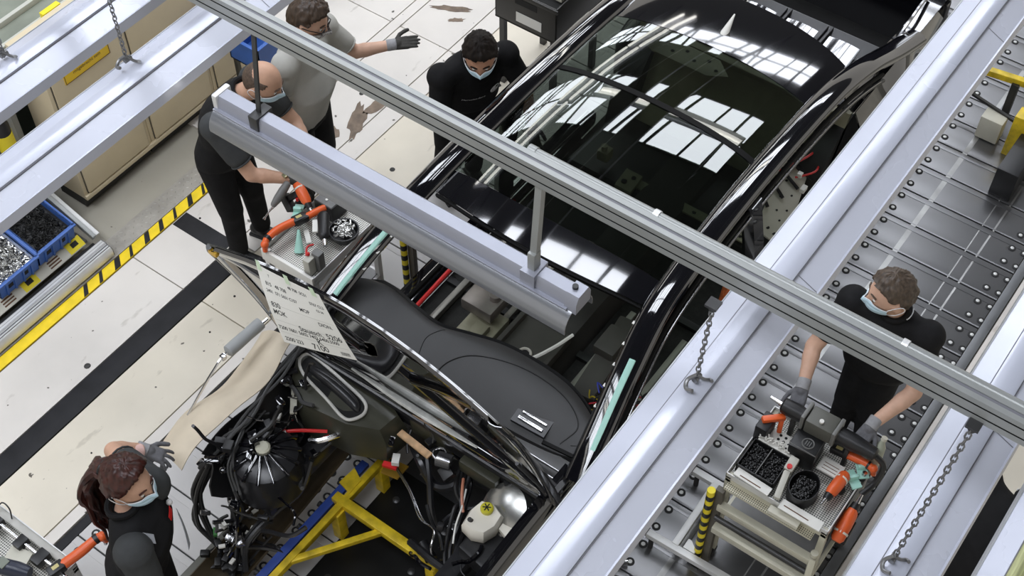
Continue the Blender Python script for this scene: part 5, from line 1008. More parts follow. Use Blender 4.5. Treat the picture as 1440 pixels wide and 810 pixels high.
def crate(x0, x1, y0, y1, z0, h, label, m=BLUE, tilt=.22, cont=None, clabel=None, ccat=None, seed=1, gr=None):
    t = thing('storage_bin', label, 'bin', ((x0 + x1) / 2, (y0 + y1) / 2, z0), group=gr)
    cx_, cy_ = (x0 + x1) / 2, (y0 + y1) / 2; Q = MX.Rotation(tilt, 3, 'X'); O = V((cx_, cy_, z0 + .07))
    def T(x, y, z): return O + Q @ V((x - cx_, y - cy_, z))
    wx, wy = x1 - x0, y1 - y0; th = .009
    def wall(b, a, c, z0_=0., z1_=h):
        b.box(T((a[0] + c[0]) / 2, (a[1] + c[1]) / 2, (z0_ + z1_) / 2), (abs(c[0] - a[0]), abs(c[1] - a[1]), z1_ - z0_), Q)
    part('base', m, t, lambda b: wall(b, (x0, y0), (x1, y1), 0, .01))
    for a, c in (((x0, y0), (x1, y0 + th)), ((x0, y1 - th), (x1, y1)), ((x0, y0), (x0 + th, y1)), ((x1 - th, y0), (x1, y1))): part('wall', m, t, lambda b: wall(b, a, c))
    part('rim', m, t, lambda b: (wall(b, (x0 - .012, y0 - .012), (x1 + .012, y0 + th), h - .018, h), wall(b, (x0 - .012, y1 - th), (x1 + .012, y1 + .012), h - .018, h), wall(b, (x0 - .012, y0), (x0 + th, y1), h - .018, h), wall(b, (x1 - th, y0), (x1 + .012, y1), h - .018, h)))
    for k in range(4): part('wall_rib', m, t, lambda b: wall(b, (x0 + wx * (.15 + .22 * k), y0 - .009), (x0 + wx * (.15 + .22 * k) + .012, y0), .0, h - .015))
    for k in range(2): part('grip_hole', HOLE, t, lambda b: wall(b, (x0 + wx * (.22 + .4 * k), y0 - .0015), (x0 + wx * (.34 + .4 * k), y0 + .0), h * .35, h * .62))
    if cont:
        r2 = random.Random(seed); b = MB()
        for k in range(cont[1]):
            px, py = r2.uniform(x0 + .03, x1 - .03), r2.uniform(y0 + .03, y1 - .03); pz = h * cont[3] + r2.uniform(-.006, .012) + .025 * math.sin((px - x0) / wx * math.pi) * math.sin((py - y0) / wy * math.pi)
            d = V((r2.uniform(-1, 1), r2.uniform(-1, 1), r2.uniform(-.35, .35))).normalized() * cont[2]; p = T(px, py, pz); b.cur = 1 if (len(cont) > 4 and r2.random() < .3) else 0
            b.cyl(p - d, p + d, cont[2] * .28, n=6); b.cyl(p + d * .8, p + d * 1.1, cont[2] * .5, n=6)
        b.cur = 0; b.add([T(x0 + th, y0 + th, h * cont[3] - .004), T(x1 - th, y0 + th, h * cont[3] - .004), T(x1 - th, y1 - th, h * cont[3] - .004), T(x0 + th, y1 - th, h * cont[3] - .004)], [(0, 1, 2, 3)])
        b.build('loose_screws', [cont[0], cont[4]] if len(cont) > 4 else cont[0], None, clabel, ccat, kind='stuff', fix=False)
    return t
SCRK = mat('black screws', (.006, .006, .006), .5); SCRS = mat('silver screws', (.62, .62, .60), .25, .8)
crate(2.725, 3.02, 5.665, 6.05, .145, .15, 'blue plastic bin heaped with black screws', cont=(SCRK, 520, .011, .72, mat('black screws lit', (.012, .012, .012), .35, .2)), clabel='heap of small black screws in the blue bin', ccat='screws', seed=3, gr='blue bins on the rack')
crate(2.40, 2.705, 5.655, 6.05, .145, .15, 'blue plastic bin heaped with silver bolts', cont=(SCRS, 420, .015, .72, STEELD), clabel='heap of silver bolts in the blue bin', ccat='bolts', seed=4, gr='blue bins on the rack')
b2 = thing('storage_bin', 'blue bin on a low stand behind the man in the grey polo', 'bin', (4.82, 5.64, 0))
part('base', BLUE, b2, lambda b: b.box2((4.66, 5.50, .45), (4.97, 5.78, .46)))
for a, c in (((4.66, 5.50), (4.67, 5.78)), ((4.96, 5.50), (4.97, 5.78)), ((4.66, 5.50), (4.97, 5.51)), ((4.66, 5.77), (4.97, 5.78))): part('wall', BLUE, b2, lambda b: b.box2((a[0], a[1], .45), (c[0], c[1], .66)))
part('rim', BLUE, b2, lambda b: (b.box2((4.645, 5.485, .64), (4.985, 5.50, .66)), b.box2((4.645, 5.485, .64), (4.66, 5.795, .66)), b.box2((4.645, 5.78, .64), (4.985, 5.795, .66)), b.box2((4.97, 5.485, .64), (4.985, 5.795, .66))))
for x in (4.67, 4.93):
    for y in (5.51, 5.74): part('stand_leg', STEELD, b2, lambda b: b.box2((x, y, 0), (x + .03, y + .03, .45)))
part('yellow_label', YT, b2, lambda b: b.box2((4.68, 5.492, .33), (4.95, 5.50, .42)))
po = thing('steel_post', 'slim pale post standing at the top edge behind the man in grey', 'post', (5.55, 5.85, 0)); part('shaft', ALU2, po, lambda b: b.box2((5.53, 5.83, .01), (5.57, 5.87, 1.1), .004)); part('foot_plate', STEELD, po, lambda b: b.box2((5.49, 5.79, 0), (5.61, 5.91, .01)))
# glazed display shelf at the far upper left
sh = thing('glazed_shelf', 'greenish glazed shelf unit in the upper left corner', 'shelf', (2.75, 6.75, 0))
part('carcass', mat('dark green lacquer', (.03, .04, .032), .4, var=.2), sh, lambda b: (b.box2((1.8, 6.47, 0), (4.4, 7.3, 1.20)),))
part('worktop', mat('grey green top', (.25, .27, .22), .25, var=.15), sh, lambda b: b.box2((1.78, 6.22, 1.20), (4.42, 7.3, 1.23), .004))
for k, y in enumerate((6.26, 6.42)): part('edge_rail', mat('pale rail', (.52, .52, .46), .4), sh, lambda b: b.box2((1.8, y, 1.23), (4.4, y + .03, 1.25 + .02 * k), .003))
part('yellow_tag', YT, sh, lambda b: b.box2((3.66, 6.24, 1.235), (3.80, 6.28, 1.29), .003))
fe = thing('yellow_canister', 'black and yellow canister hung on a rack post at the left edge', 'canister', (3.05, 6.11, .58)); part('canister_body', BLACK, fe, lambda b: b.lathe([(.05, .58), (.055, .62), (.055, .90), (.03, .95), (.02, 1.0)], (3.05, 6.11, 0), n=14)); part('canister_label', YT, fe, lambda b: b.lathe([(.057, .70), (.057, .84)], (3.05, 6.11, 0), n=14))
# black crate on stand beside the car
bc = thing('black_crate', 'open black crate with a white label by the car at the top edge', 'crate', (5.95, 4.3, 0))
BC = mat('black crate plastic', (.018, .017, .015), .45, var=.2)
x0, x1, y0, y1, z0, z1 = 5.92, 6.5, 3.93, 4.44, .62, .92
part('front_wall', BC, bc, lambda b: b.box2((x0, y0, z0), (x0 + .012, y1, z1), .004)); part('back_wall', BC, bc, lambda b: b.box2((x1 - .012, y0, z0), (x1, y1, z1), .004))
for y in (y0, y1 - .012): part('side_wall', BC, bc, lambda b: b.box2((x0, y, z0), (x1, y + .012, z1), .004))
part('divider', GREYP, bc, lambda b: b.box2((x0 + .2, y0 + .01, z0), (x0 + .21, y1 - .01, z1 - .05))); part('bottom', BC, bc, lambda b: b.box2((x0, y0, z0), (x1, y1, z0 + .012)))
part('rim', BC, bc, lambda b: (b.box2((x0 - .012, y0 - .012, z1 - .03), (x0, y1 + .012, z1), .003)))
part('label_slot', HOLE, bc, lambda b: b.box2((x0 - .002, y0 + .16, z1 - .10), (x0, y0 + .34, z1 - .05)))
part('white_label', PAPER, bc, lambda b: b.box2((x0 - .004, y0 + .12, z0 + .05), (x0 - .001, y0 + .33, z0 + .13)))
part('tray', CREAM, bc, lambda b: (b.box2((x0 + .10, y0 + .03, z1 - .02), (x0 + .34, y0 + .2, z1 + .0), .004), b.box2((x0 + .10, y0 + .03, z1), (x0 + .11, y0 + .2, z1 + .05)), b.box2((x0 + .10, y0 + .03, z1), (x0 + .34, y0 + .04, z1 + .05))))
for x in (x0 + .02, x1 - .06):
    for y in (y0 + .02, y1 - .06): part('stand_leg', STEELD, bc, lambda b: b.box2((x, y, 0), (x + .04, y + .04, z0)))
# ================================================================ tool trolleys
def perforated(name, c, hole, pitch=.012, r=.36):
    m = mat(name, c, .4, .3); nt = m.node_tree; n = nt.nodes; b = n['Principled BSDF']
    tc = n.new('ShaderNodeTexCoord'); sp = n.new('ShaderNodeSeparateXYZ'); nt.links.new(tc.outputs['Object'], sp.inputs[0])
    def mt(op, a, v=None, c2=None):
        q = n.new('ShaderNodeMath'); q.operation = op
        nt.links.new(a, q.inputs[0])
        if v is not None:
            if isinstance(v, (int, float)): q.inputs[1].default_value = v
            else: nt.links.new(v, q.inputs[1])
        return q.outputs[0]
    fx = mt('SUBTRACT', mt('FRACT', mt('MULTIPLY', sp.outputs[0], 1 / pitch)), .5); fy = mt('SUBTRACT', mt('FRACT', mt('MULTIPLY', sp.outputs[1], 1 / pitch)), .5)
    d = mt('ADD', mt('MULTIPLY', fx, fx), mt('MULTIPLY', fy, fy)); k = mt('LESS_THAN', d, r * r)
    mx = n.new('ShaderNodeMix'); mx.data_type = 'RGBA'; mx.inputs[6].default_value = (*c, 1); mx.inputs[7].default_value = (*hole, 1); nt.links.new(k, mx.inputs[0]); nt.links.new(mx.outputs[2], b.inputs['Base Color']); return m
PERF = perforated('perforated sheet', (.66, .65, .60), (.10, .10, .09)); PERFC = perforated('perforated cream rail', (.60, .57, .44), (.05, .05, .04), .011, .30)
CREAMP = mat('cream profile', (.58, .56, .45), .45, .1, var=.08)
def spots(b, n, x0, x1, y0, y1, z, r, seed):
    r2 = random.Random(seed)
    for k in range(n):
        p = V((r2.uniform(x0, x1), r2.uniform(y0, y1), z + r2.uniform(0, .012))); b.ball(p, (r, r * r2.uniform(.6, 1), r * .8), MX.Rotation(r2.uniform(0, 3), 3, 'Z'), 6, 4)
def trolley(label, x0, x1, y0, y1, z, low=.38, hazard=None, m=CREAMP, g='tool trolleys beside the line'):
    t = thing('tool_trolley', label, 'trolley', ((x0 + x1) / 2, (y0 + y1) / 2, 0), 0, g)
    for x in (x0, x1 - .035):
        for y in (y0, y1 - .035):
            part('upright', m, t, lambda b: b.box2((x, y, .09), (x + .035, y + .035, z), .004))
            w_ = part('castor', STEELD, t, lambda b: b.box2((x + .002, y + .002, .07), (x + .033, y + .033, .09))); part('wheel', RUBBER, w_, lambda b: b.cyl((x + .0175, y + .004, .036), (x + .0175, y + .031, .036), .036, n=16))
    for zz in (z - .02, low):
        for y in (y0, y1 - .03): part('side_rail', m, t, lambda b: b.box2((x0, y, zz - .03), (x1, y + .03, zz), .004))
        for x in (x0, x1 - .03): part('cross_rail', m, t, lambda b: b.box2((x, y0, zz - .03), (x + .03, y1, zz), .004))
    part('top_tray', PERF, t, lambda b: b.box2((x0 + .01, y0 + .01, z - .02), (x1 - .01, y1 - .01, z - .012)))
    part('lower_shelf', mat('grey shelf', (.2, .2, .2), .4, .3, var=.15), t, lambda b: b.box2((x0 + .02, y0 + .02, low), (x1 - .02, y1 - .02, low + .008)))
    for a, c in (((x0, y0), (x1, y0 + .006)), ((x0, y1 - .006), (x1, y1)), ((x0, y0), (x0 + .006, y1)), ((x1 - .006, y0), (x1, y1))): part('tray_lip', ALU2, t, lambda b: b.box2((a[0], a[1], z - .02), (c[0], c[1], z + .025), .002))
    return t
def angle_wrench(pts, r, label, head=True, g='orange cordless wrenches'):
    """long orange cordless angle wrench: tapering body along pts, black collar, battery, angled nose"""
    P = spline(pts, 6); n = len(P); t = thing('angle_wrench', label, 'power tool', tuple(P[n // 2]), 0, g)
    k = int(n * .55)
    part('nose_body', ORANGE, t, lambda b: b.tube(P[:k + 1], [r * (.85 + .25 * i / k) for i in range(k + 1)], 12))
    part('collar', BLACK, t, lambda b: b.tube(P[int(n * .30):int(n * .45)], r * 1.14, 12))
    part('motor_body', ORANGE, t, lambda b: b.tube(P[k:], [r * 1.15] * (n - k), 12))
    d = (P[-1] - P[-2]).normalized(); part('battery', BLACK, t, lambda b: b.bar(P[-1] - d * .01, P[-1] + d * .075, r * 2.4, r * 2.2, bev=.008))
    part('rating_plate', mat('brass plate', (.55, .48, .2), .4), t, lambda b: b.bar(P[-1] + d * .015 + V((0, 0, r * 1.12)), P[-1] + d * .05 + V((0, 0, r * 1.12)), r * .9, .003))
    d0 = (P[1] - P[0]).normalized(); part('angle_head', ORANGE, t, lambda b: (b.ball(P[0], r * 1.15), b.cyl(P[0], P[0] + V((0, 0, -.045)) + d0 * -.01, r * .9, r * .7)))
    part('socket', CHROME, t, lambda b: b.cyl(P[0] + V((0, 0, -.045)), P[0] + V((0, 0, -.075)), r * .4))
    return t
def pistol(o, ax, up, label, m=ORANGE, s=1.0, g=None):
    """pistol driver: housing along ax, grip along -up, battery foot, chuck"""
    o = V(o); d, a, u = frame(ax, V(up)); t = thing('pistol_driver', label, 'power tool', tuple(o), 0, g)
    part('housing', m, t, lambda b: b.loft([[o + d * x * s + (a * math.cos(q) * r1 + u * math.sin(q) * r2) * s for q in [2 * math.pi * i / 14 for i in range(14)]] for x, r1, r2 in ((-.085, .020, .022), (-.07, .030, .034), (0, .032, .036), (.05, .030, .033), (.075, .022, .024))]))
    part('gear_case', BLACK, t, lambda b: b.cyl(o + d * .07 * s, o + d * .105 * s, .024 * s, .018 * s)); part('chuck', CHROME, t, lambda b: b.cyl(o + d * .105 * s, o + d * .15 * s, .011 * s, .008 * s))
    gr = part('grip', BLACK, t, lambda b: b.bar(o - u * .02 * s - d * .02 * s, o - u * .13 * s - d * .035 * s, .034 * s, .042 * s, hint=d, bev=.010)); part('trigger', REDP, gr, lambda b: b.box(o - u * .055 * s + d * .008 * s, (.014, .014, .026), None, .003))
    part('battery_foot', BLACK, t, lambda b: b.bar(o - u * .125 * s - d * .075 * s, o - u * .125 * s + d * .045 * s, .062 * s, .045 * s, hint=u, bev=.008))
    part('stripe', mat('pale stripe', (.75, .7, .62), .4), t, lambda b: b.cyl(o - d * .045 * s, o - d * .035 * s, .0345 * s))
    return t
def mint_holder(p, rz_, label, parent):
    return part('mint_holder', MINT, parent, lambda b: (b.box(p, (.11, .055, .012), MX.Rotation(rz_, 3, 'Z'), .005), b.box(V(p) + V((0, 0, .02)), (.02, .05, .035), MX.Rotation(rz_, 3, 'Z'), .006)))
# ---- right trolley
Z = .86
rt = trolley('cream framed trolley crowded with bins and orange tools before the man on the slats', 3.56, 4.06, .66, 1.24, Z)
part('front_bar', CREAMP, rt, lambda b: b.bar((3.50, 1.22, .66), (3.50, .68, .66), .045, .05, bev=.006)); part('front_bar', CREAMP, rt, lambda b: b.bar((3.44, 1.20, .54), (3.44, .66, .54), .05, .05, bev=.008))
part('front_bar', STEELD, rt, lambda b: b.cyl((3.46, 1.21, .60), (3.46, .66, .60), .016)); part('perforated_rail', PERFC, rt, lambda b: b.box2((3.515, .72, .80), (3.56, 1.22, .815)))
part('end_bracket', CREAMP, rt, lambda b: (b.bar((3.50, .675, .70), (3.43, .655, .50), .035, .05, bev=.008), b.cyl((3.50, .675, .72), (3.50, .675, .745), .02)))
part('label_strip', WHITE, rt, lambda b: b.bar((3.585, 1.20, .905), (3.575, 1.0, .905), .05, .008)); part('label_strip', WHITE, rt, lambda b: b.bar((3.565, .93, .885), (3.565, .70, .885), .06, .008)); part('label_strip', CREAM, rt, lambda b: b.bar((3.53, .97, .84), (3.53, .80, .84), .04, .03, bev=.004))
for k in range(2): part('strip_print', SK, rt, lambda b: [b.bar((3.572 - .01 * k, 1.17 - .26 * k, .9095 - .02 * k), (3.568 - .01 * k, 1.05 - .28 * k, .9095 - .02 * k), .006, .001)])
part('tool_rail', SATIN, rt, lambda b: b.box2((3.62, .655, .70), (4.02, .675, .86), .004))
def plug_bin(x0, x1, y0, y1, z, h, label, clabel, seed, split=False, rnd_=False):
    t = thing('plug_bin', label, 'bin', ((x0 + x1) / 2, (y0 + y1) / 2, z))
    if rnd_:
        cxx, cyy = (x0 + x1) / 2, (y0 + y1) / 2; pts = [(cxx + math.cos(a) * (x1 - x0) / 2, cyy + math.sin(a) * (y1 - y0) / 2) for a in [2 * math.pi * i / 24 for i in range(24)]]
        part('wall', BLACK, t, lambda b: b.sheet(lambda u, v: (cxx + math.cos(u * 2 * math.pi) * (x1 - x0) / 2, cyy + math.sin(u * 2 * math.pi) * (y1 - y0) / 2, z + h * v), 24, 1, .004)); part('base', BLACK, t, lambda b: b.prism(pts, (0, 0, z), (1, 0, 0), (0, 1, 0), (0, 0, .006)))
    else:
        for a, c in (((x0, y0), (x1, y0 + .005)), ((x0, y1 - .005), (x1, y1)), ((x0, y0), (x0 + .005, y1)), ((x1 - .005, y0), (x1, y1))): part('wall', BLACK, t, lambda b: b.box2((a[0], a[1], z), (c[0], c[1], z + h)))
        part('base', BLACK, t, lambda b: b.box2((x0, y0, z), (x1, y1, z + .006)))
        if split: part('divider', GREYP, t, lambda b: b.box2((x0, (y0 + y1) / 2 - .002, z), (x1, (y0 + y1) / 2 + .002, z + h)))
    b = MB(); q = .03 if rnd_ else .012; spots(b, 330, x0 + q, x1 - q, y0 + q, y1 - q, z + h * .6, .0085, seed); b.box2((x0 + q, y0 + q, z + .007), (x1 - q, y1 - q, z + h * .6)); b.build('loose_plugs', mat('glossy black plugs', (.012, .012, .012), .25), None, clabel, 'plugs', kind='stuff')
plug_bin(3.61, 3.80, 1.005, 1.215, Z - .008, .075, 'divided black bin of plugs at the left of the crowded trolley', 'glossy black plugs filling the divided bin', 21, True)
plug_bin(3.60, 3.79, .80, .95, Z - .008, .085, 'round fronted black bin of plugs in the middle of the trolley', 'glossy black plugs filling the round fronted bin', 22, False, True)
cl = thing('lever_clamp', 'grey lever clamp with red button between the two plug bins', 'clamp', (3.68, .975, Z)); part('arm', mat('pale clamp grey', (.50, .49, .43), .45), cl, lambda b: (b.bar((3.56, .955, .91), (3.72, .985, .93), .035, .03, bev=.01), b.bar((3.72, .985, .93), (3.80, .985, .95), .05, .04, bev=.01), b.box2((3.70, .96, Z - .01), (3.73, .99, .92)))); part('red_button', REDP, cl, lambda b: b.cyl((3.735, .985, .95), (3.735, .985, .962), .014))
sc_ = thing('white_bracket_tray', 'white perforated bracket with fasteners at the back of the trolley', 'bracket', (3.86, 1.08, Z)); part('plate', mat('white perforated', (.72, .71, .66), .4), sc_, lambda b: (b.box2((3.83, 1.03, Z - .011), (3.93, 1.17, .90), .004), b.box2((3.80, 1.0, Z - .011), (3.83, 1.2, .93), .003)))
fb = MB()
for k in range(26): p = V((rnd.uniform(3.805, 3.83), rnd.uniform(1.01, 1.2), .94)); fb.cyl(p, p + V((rnd.uniform(-.02, .02), rnd.uniform(-.02, .02), .018)), .004, n=6)
fb.build('clip_row', WHITE, sc_, kind='stuff')
part('hole', HOLE, sc_, lambda b: [b.cyl((3.85 + .028 * i, 1.06 + .03 * j, .9), (3.85 + .028 * i, 1.06 + .03 * j, .902), .008, n=8) for i in range(3) for j in range(3)], kind='stuff')
dv = thing('square_nut_driver', 'square black nut driver with a round emblem in the trolley centre', 'power tool', (3.90, .98, Z)); part('housing', BLACK, dv, lambda b: b.box((3.895, .975, .93), (.15, .15, .15), MX.Rotation(.06, 3, 'Z'), .012)); part('frame_edge', GREYP, dv, lambda b: b.tube([(3.97, 1.05, 1.003), (3.97, .905, 1.003), (3.83, .90, 1.003), (3.83, 1.045, 1.003)], .004, 5, True))
em = part('emblem_ring', GREYP, dv, lambda b: b.tube([(3.875 + .03 * math.cos(q), .965 + .03 * math.sin(q), 1.008) for q in [2 * math.pi * i / 20 for i in range(20)]], .004, 5, True))
for k in (-.012, 0, .012): part('emblem_bar', GREYP, em, lambda b: b.box((3.875, .965 + k, 1.008), (.03, .005, .004)))
# large screwdriver body held by the man
bt = thing('large_nutrunner', 'long black and grey nutrunner held crosswise by the man on the slats', 'power tool', (3.98, .93, .97))
part('barrel', BLACK, bt, lambda b: b.lathe([(.03, 0), (.042, .01), (.045, .10), (.040, .12), (.046, .14), (.048, .40), (.040, .46), (.034, .52), (.02, .53)], (3.985, 1.18, 1.04), (.02, -1, .0), 18))
part('clamp_body', mat('olive grey housing', (.10, .10, .085), .45, var=.1), bt, lambda b: b.box((3.985, .955, 1.055), (.115, .15, .10), MX.Rotation(.03, 3, 'Z'), .014))
for y in (1.045, .87): part('clamp_band', mat('grey band', (.16, .16, .15), .4), bt, lambda b: b.box((3.985, y, 1.06), (.12, .022, .108), None, .008))
part('white_knob', WHITE, bt, lambda b: b.cyl((3.96, .955, 1.11), (3.96, .955, 1.122), .012)); part('nose', CHROME, bt, lambda b: b.cyl((3.985, 1.18, 1.04), (3.99, 1.25, 1.04), .014, .010)); part('cable', BLACK, bt, lambda b: b.tube(spline([(3.99, .66, 1.04), (3.99, .60, .99), (3.94, .60, .90), (3.86, .63, .86)], 6), .016, 8))
[part('support', STEELD, bt, lambda b: b.box2((3.96, y, Z - .012), (4.0, y + .02, 1.0))) for y in (1.09, .78)]
hd = thing('orange_handle_block', 'black block with a bright orange handle at the far left of the trolley', 'tool', (3.92, 1.2, Z)); part('block', BLACK, hd, lambda b: b.box((3.88, 1.205, .925), (.12, .07, .14), None, .012)); part('handle', ORANGE, hd, lambda b: (b.bar((3.865, 1.225, 1.005), (3.955, 1.14, .995), .035, .03, bev=.008), b.bar((3.945, 1.15, .99), (3.92, 1.14, .90), .026, .03, bev=.008)))
pistol((3.80, .745, .925), (-.95, .08, 0), (0, .25, .95), 'orange and grey pistol driver lying in the trolley beside the round bin', g='pistol drivers')
pistol((3.70, .622, .80), (.88, .02, .40), (-.3, .0, .9), 'orange pistol driver hanging head up on the trolley side', s=1.15, g='pistol drivers')
angle_wrench([(3.985, .64, .935), (3.99, .70, .935), (3.985, .80, .93)], .020, 'short orange handle lying behind the mint holder')
for p, q in (((3.90, .70, .885), .9), ((3.97, .69, .90), .7)): mint_holder(p, q, '', rt)
btl = thing('grey_bottle', 'translucent grey green bottle at the right end of the trolley', 'bottle', (4.08, .66, Z)); part('bottle_body', mat('grey green plastic', (.42, .44, .34), .35), btl, lambda b: b.lathe([(.03, 0), (.036, .01), (.036, .10), (.028, .17), (.014, .20), (.012, .22)], (4.02, .665, Z - .011), (.3, -.02, .95), 14)); part('neck_ring', CREAM, btl, lambda b: b.cyl((4.083, .661, 1.06), (4.088, .66, 1.075), .016))
cd = thing('instruction_card', 'small white printed card behind the round bin on the trolley', 'card', (3.88, .83, Z)); part('card', PAPER, cd, lambda b: b.box((3.88, .82, .905), (.09, .12, .01), MX.Rotation(.1, 3, 'Y'))); part('card_foot', GREYP, cd, lambda b: b.box2((3.86, .78, Z - .011), (3.90, .86, .90)))
for k in range(3): part('card_line', SK, cd, lambda b: b.box((3.855 + .02 * k, .82, .9125 - .002 * k), (.004, .08, .001)))
tool_tip = thing('socket_stub', 'chrome socket stub sticking out at the right end of the trolley', 'socket', (3.97, .655, Z)); part('socket', CHROME, tool_tip, lambda b: b.cyl((3.93, .67, Z - .011), (3.95, .665, .92), .018, .014)); part('sleeve', BLACK, tool_tip, lambda b: b.cyl((3.93, .67, Z - .011), (3.932, .669, .885), .022))
# hazard pole and tow frame
def pole(x, y, h, label, n=9):
    t = thing('hazard_pole', label, 'pole', (x, y, 0)); part('foot', STEELD, t, lambda b: b.box2((x - .035, y - .035, 0), (x + .035, y + .035, .012)))
    part('back_post', mat('brown post', (.10, .09, .07), .5), t, lambda b: b.box2((x + .015, y - .06, .012), (x + .05, y - .015, h), .004))
    for k in range(n * 2):
        z0 = .012 + (h - .012) * k / (n * 2); part('stripe_band', (YT if k % 2 else BLACK), t, lambda b: b.cyl((x, y, z0), (x, y, z0 + (h - .012) / (n * 2)), .022, n=12))
pole(3.475, 1.265, .80, 'yellow and black striped pole at the near corner of the right trolley')
tf = thing('tow_frame', 'aluminium tow frame lying low over the slats left of the trolley', 'frame', (3.66, 1.35, 0))
part('cross_bar', ALU2, tf, lambda b: b.bar((3.90, 1.58, .13), (3.90, 1.30, .13), .04, .04, bev=.003)); part('cross_bar', ALU2, tf, lambda b: b.bar((3.41, 1.56, .13), (3.43, .95, .13), .04, .04, bev=.003)); part('long_bar', ALU2, tf, lambda b: b.bar((3.89, 1.40, .135), (3.43, 1.385, .135), .04, .04, bev=.003))
for x in (3.90, 3.41): part('clamp', CHROME, tf, lambda b: (b.cyl((x, 1.58, .13), (x, 1.66, .13), .012), b.box((x, 1.56, .13), (.05, .03, .055), None, .006))); part('foot', RUBBER, tf, lambda b: b.cyl((x, 1.52, .002), (x, 1.52, .11), .015))
part('foot', RUBBER, tf, lambda b: [b.cyl((3.43, 1.0, .002), (3.43, 1.0, .11), .015), b.cyl((3.90, 1.32, .002), (3.90, 1.32, .11), .015)], kind='stuff'); part('gusset', ALU2, tf, lambda b: b.prism([(0, 0), (.06, 0), (.06, -.02), (.02, -.07), (0, -.07)], (3.44, 1.34, .135), (1, 0, 0), (0, 1, 0), (0, 0, .02)))
fo = thing('floor_clamp', 'small chrome clamp on the slats below the middle cable duct', 'clamp', (3.2, 1.62, 0)); part('jaw', CHROME, fo, lambda b: (b.bar((3.16, 1.66, .03), (3.24, 1.56, .03), .025, .03, bev=.004), b.cyl((3.2, 1.61, .0), (3.2, 1.61, .08), .014), b.bar((3.15, 1.60, .06), (3.25, 1.62, .06), .015, .015)))
# ---- left trolley
lt = trolley('trolley with perforated tray of tools between balding man and car', 3.28, 3.84, 3.76, 4.15, Z, m=ALU2)
part('front_guard', WHITE, lt, lambda b: b.box2((3.265, 3.76, Z - .06), (3.28, 4.15, Z + .03), .003))
angle_wrench([(3.27, 4.11, .95), (3.31, 4.125, .955), (3.40, 4.12, .955), (3.50, 4.09, .95)], .021, 'orange angle wrench on the near edge of the perforated tray')
angle_wrench([(3.74, 4.0, .95), (3.68, 4.02, .95), (3.57, 4.06, .945)], .019, 'second orange wrench pointing away on the perforated tray')
pistol((3.66, 4.16, 1.0), (-.3, -.7, -.3), (.6, .3, .7), 'orange pistol driver in the balding man\'s hands', s=.95, g='pistol drivers')
gs = thing('grey_screwdriver', 'slim grey pneumatic screwdriver in the balding man\'s hand', 'power tool', (3.55, 4.24, .9)); part('barrel', GREYP, gs, lambda b: b.lathe([(.012, 0), (.018, .01), (.024, .05), (.026, .11), (.022, .16), (.012, .17)], (3.50, 4.255, .97), (.75, -.05, .45), 14)); part('bit', CHROME, gs, lambda b: (b.cyl((3.50, 4.255, .97), (3.43, 4.262, .925), .005), b.cyl((3.435, 4.262, .928), (3.425, 4.263, .921), .009)))
dr = thing('black_drill', 'black drill standing on its battery in the perforated tray', 'power tool', (3.56, 3.9, Z)); part('motor', BLACK, dr, lambda b: b.capsule((3.60, 3.95, .99), (3.50, 3.86, .985), .036, .032)); part('grip', BLACK, dr, lambda b: b.bar((3.585, 3.93, .97), (3.60, 3.95, .88), .036, .045, hint=(1, 0, 0), bev=.01)); part('battery', BLACK, dr, lambda b: b.box((3.60, 3.95, .868), (.10, .07, .04), None, .008)); part('nose', CHROME, dr, lambda b: b.cyl((3.49, 3.85, .98), (3.45, 3.81, .975), .015, .012)); part('white_plate', WHITE, dr, lambda b: b.box((3.53, 3.955, .97), (.09, .03, .012), MX.Rotation(.7, 3, 'Z')))
bx = thing('black_tool_case', 'square black case with a white dot at the back of the perforated tray', 'case', (3.74, 4.02, Z)); part('case_body', BLACK, bx, lambda b: b.box((3.745, 4.03, .91), (.13, .14, .12), None, .012)); part('lid', GREYP, bx, lambda b: b.box((3.745, 4.03, .965), (.12, .13, .02), None, .008)); part('dot', WHITE, bx, lambda b: b.cyl((3.72, 4.03, .975), (3.72, 4.03, .98), .008))
bw = thing('screw_bowl', 'dark bowl of bright screws in the perforated tray', 'bowl', (3.66, 3.83, Z)); part('bowl', BLACK, bw, lambda b: b.lathe([(.07, 0), (.085, .03), (.09, .06), (.082, .06), (.066, .015)], (3.645, 3.845, Z - .011), n=20))
b = MB(); r2 = random.Random(9)
for k in range(120):
    a, q = r2.uniform(0, 6.28), r2.uniform(0, .068); p = V((3.645 + q * math.cos(a), 3.845 + q * math.sin(a), Z + .045 + r2.uniform(0, .015) + .012 * (1 - q / .07))); d = V((r2.uniform(-1, 1), r2.uniform(-1, 1), r2.uniform(-.3, .3))).normalized() * .012; b.cyl(p - d, p + d, .0045, n=6)
b.build('loose_bright_screws', SCRS, None, 'bright screws heaped in the dark bowl', 'screws', kind='stuff')
gc = thing('grey_clamp_tower', 'grey clamp tower with red switch at the tray\'s near corner', 'clamp', (3.33, 3.81, Z)); part('tower', mat('pale clamp grey', (.50, .49, .43), .45), gc, lambda b: b.box((3.325, 3.825, .915), (.06, .05, .13), None, .012)); part('dark_side', GREYP, gc, lambda b: b.box((3.375, 3.80, .925), (.05, .06, .15), None, .012)); part('red_switch', REDP, gc, lambda b: (b.tube(spline([(3.33, 3.845, .98), (3.37, 3.87, 1.0), (3.41, 3.86, .99)], 4), .006, 6), b.ball((3.34, 3.84, .99), .012)))
part('mint_funnel', MINT, lt, lambda b: b.cyl((3.40, 3.98, Z - .01), (3.46, 4.02, .96), .030, .008)); mint_holder((3.58, 4.135, .93), .5, '', lt)
part('white_tag', WHITE, lt, lambda b: b.box((3.50, 4.0, .875), (.10, .03, .01), MX.Rotation(.9, 3, 'Z')))
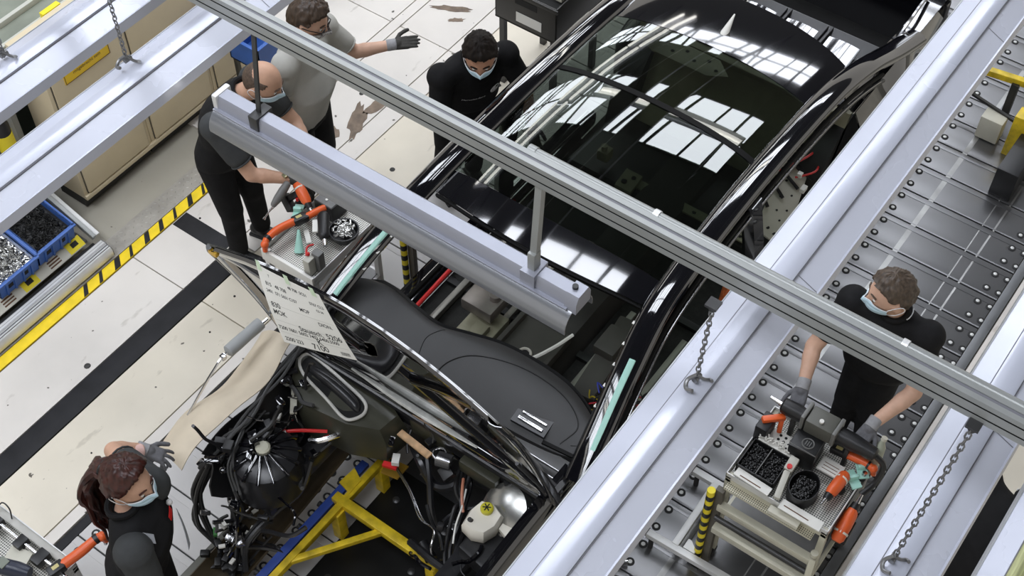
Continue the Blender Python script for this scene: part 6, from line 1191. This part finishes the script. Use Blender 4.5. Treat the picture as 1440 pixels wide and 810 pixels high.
pole(4.0, 3.72, .85, 'yellow and black striped post seen through the door opening of the car')
# ---- trolley in the lower left corner
bl = trolley('trolley cut off by the lower left corner beside the woman', .86, 1.28, 3.56, 4.14, .82, m=ALU2)
part('grey_plate', mat('pale grey plate', (.50, .49, .45), .5, var=.12), bl, lambda b: b.box2((1.235, 3.58, .82), (1.275, 4.12, .835), .003)); part('guide_bar', CHROME, bl, lambda b: b.cyl((1.20, 4.12, .875), (1.19, 3.52, .875), .012))
for y, s_ in ((4.02, .05), (3.70, .06), (3.84, .05)): part('slide_block', BLACK, bl, lambda b: b.box((1.19, y, .87), (s_ * 1.4, s_, .05), None, .006))
part('mount_plate', CREAM, bl, lambda b: b.box((1.13, 3.80, .86), (.09, .12, .012), MX.Rotation(.3, 3, 'Z')))
part('blue_side', mat('navy panel', (.012, .016, .06), .4), bl, lambda b: b.box2((.88, 3.60, .70), (1.16, 4.08, .80)))
nt_ = thing('navy_driver', 'navy cylindrical driver lying on the lower left trolley', 'power tool', (1.1, 3.72, .83)); part('barrel', mat('navy casing', (.02, .025, .045), .35), nt_, lambda b: b.lathe([(.03, 0), (.04, .01), (.042, .14), (.036, .18), (.03, .2)], (1.03, 3.86, .885), (.35, -.93, .0), 16)); part('band', mat('grey green band', (.2, .22, .18), .4), nt_, lambda b: b.box((1.055, 3.80, .925), (.05, .05, .008)))
angle_wrench([(1.435, 3.51, .93), (1.41, 3.525, .93), (1.32, 3.545, .91), (1.22, 3.57, .90)], .023, 'large orange angle wrench over the lower left trolley beside the woman')
part('wire_loop', STEELD, bl, lambda b: b.tube(spline([(1.24, 4.10, .84), (1.28, 4.07, .90), (1.28, 4.02, .89), (1.26, 4.0, .84)], 5), .004, 5))
# yellow barrier at the upper right
yb = thing('yellow_barrier_arm', 'yellow barrier arm on a small foot at the upper right edge', 'barrier', (7.9, 1.35, 0))
part('arm', CHIP, yb, lambda b: b.bar((7.70, 1.62, .35), (7.78, 1.10, .35), .05, .05, bev=.006)); part('black_bar', STEELD, yb, lambda b: b.bar((7.6, 1.58, .22), (7.52, 1.15, .20), .02, .02)); part('foot_block', CREAM, yb, lambda b: b.box2((7.44, 1.24, .01), (7.56, 1.40, .20), .01)); part('post', CHIP, yb, lambda b: b.box2((7.40, 1.06, .0), (7.52, 1.18, .36), .008)); part('dark_box', BLACK, yb, lambda b: b.box2((7.0, .95, .002), (7.4, 1.10, .25), .01)); part('brace', STEELD, yb, lambda b: b.box2((7.7, 1.28, .0), (7.75, 1.33, .34)))
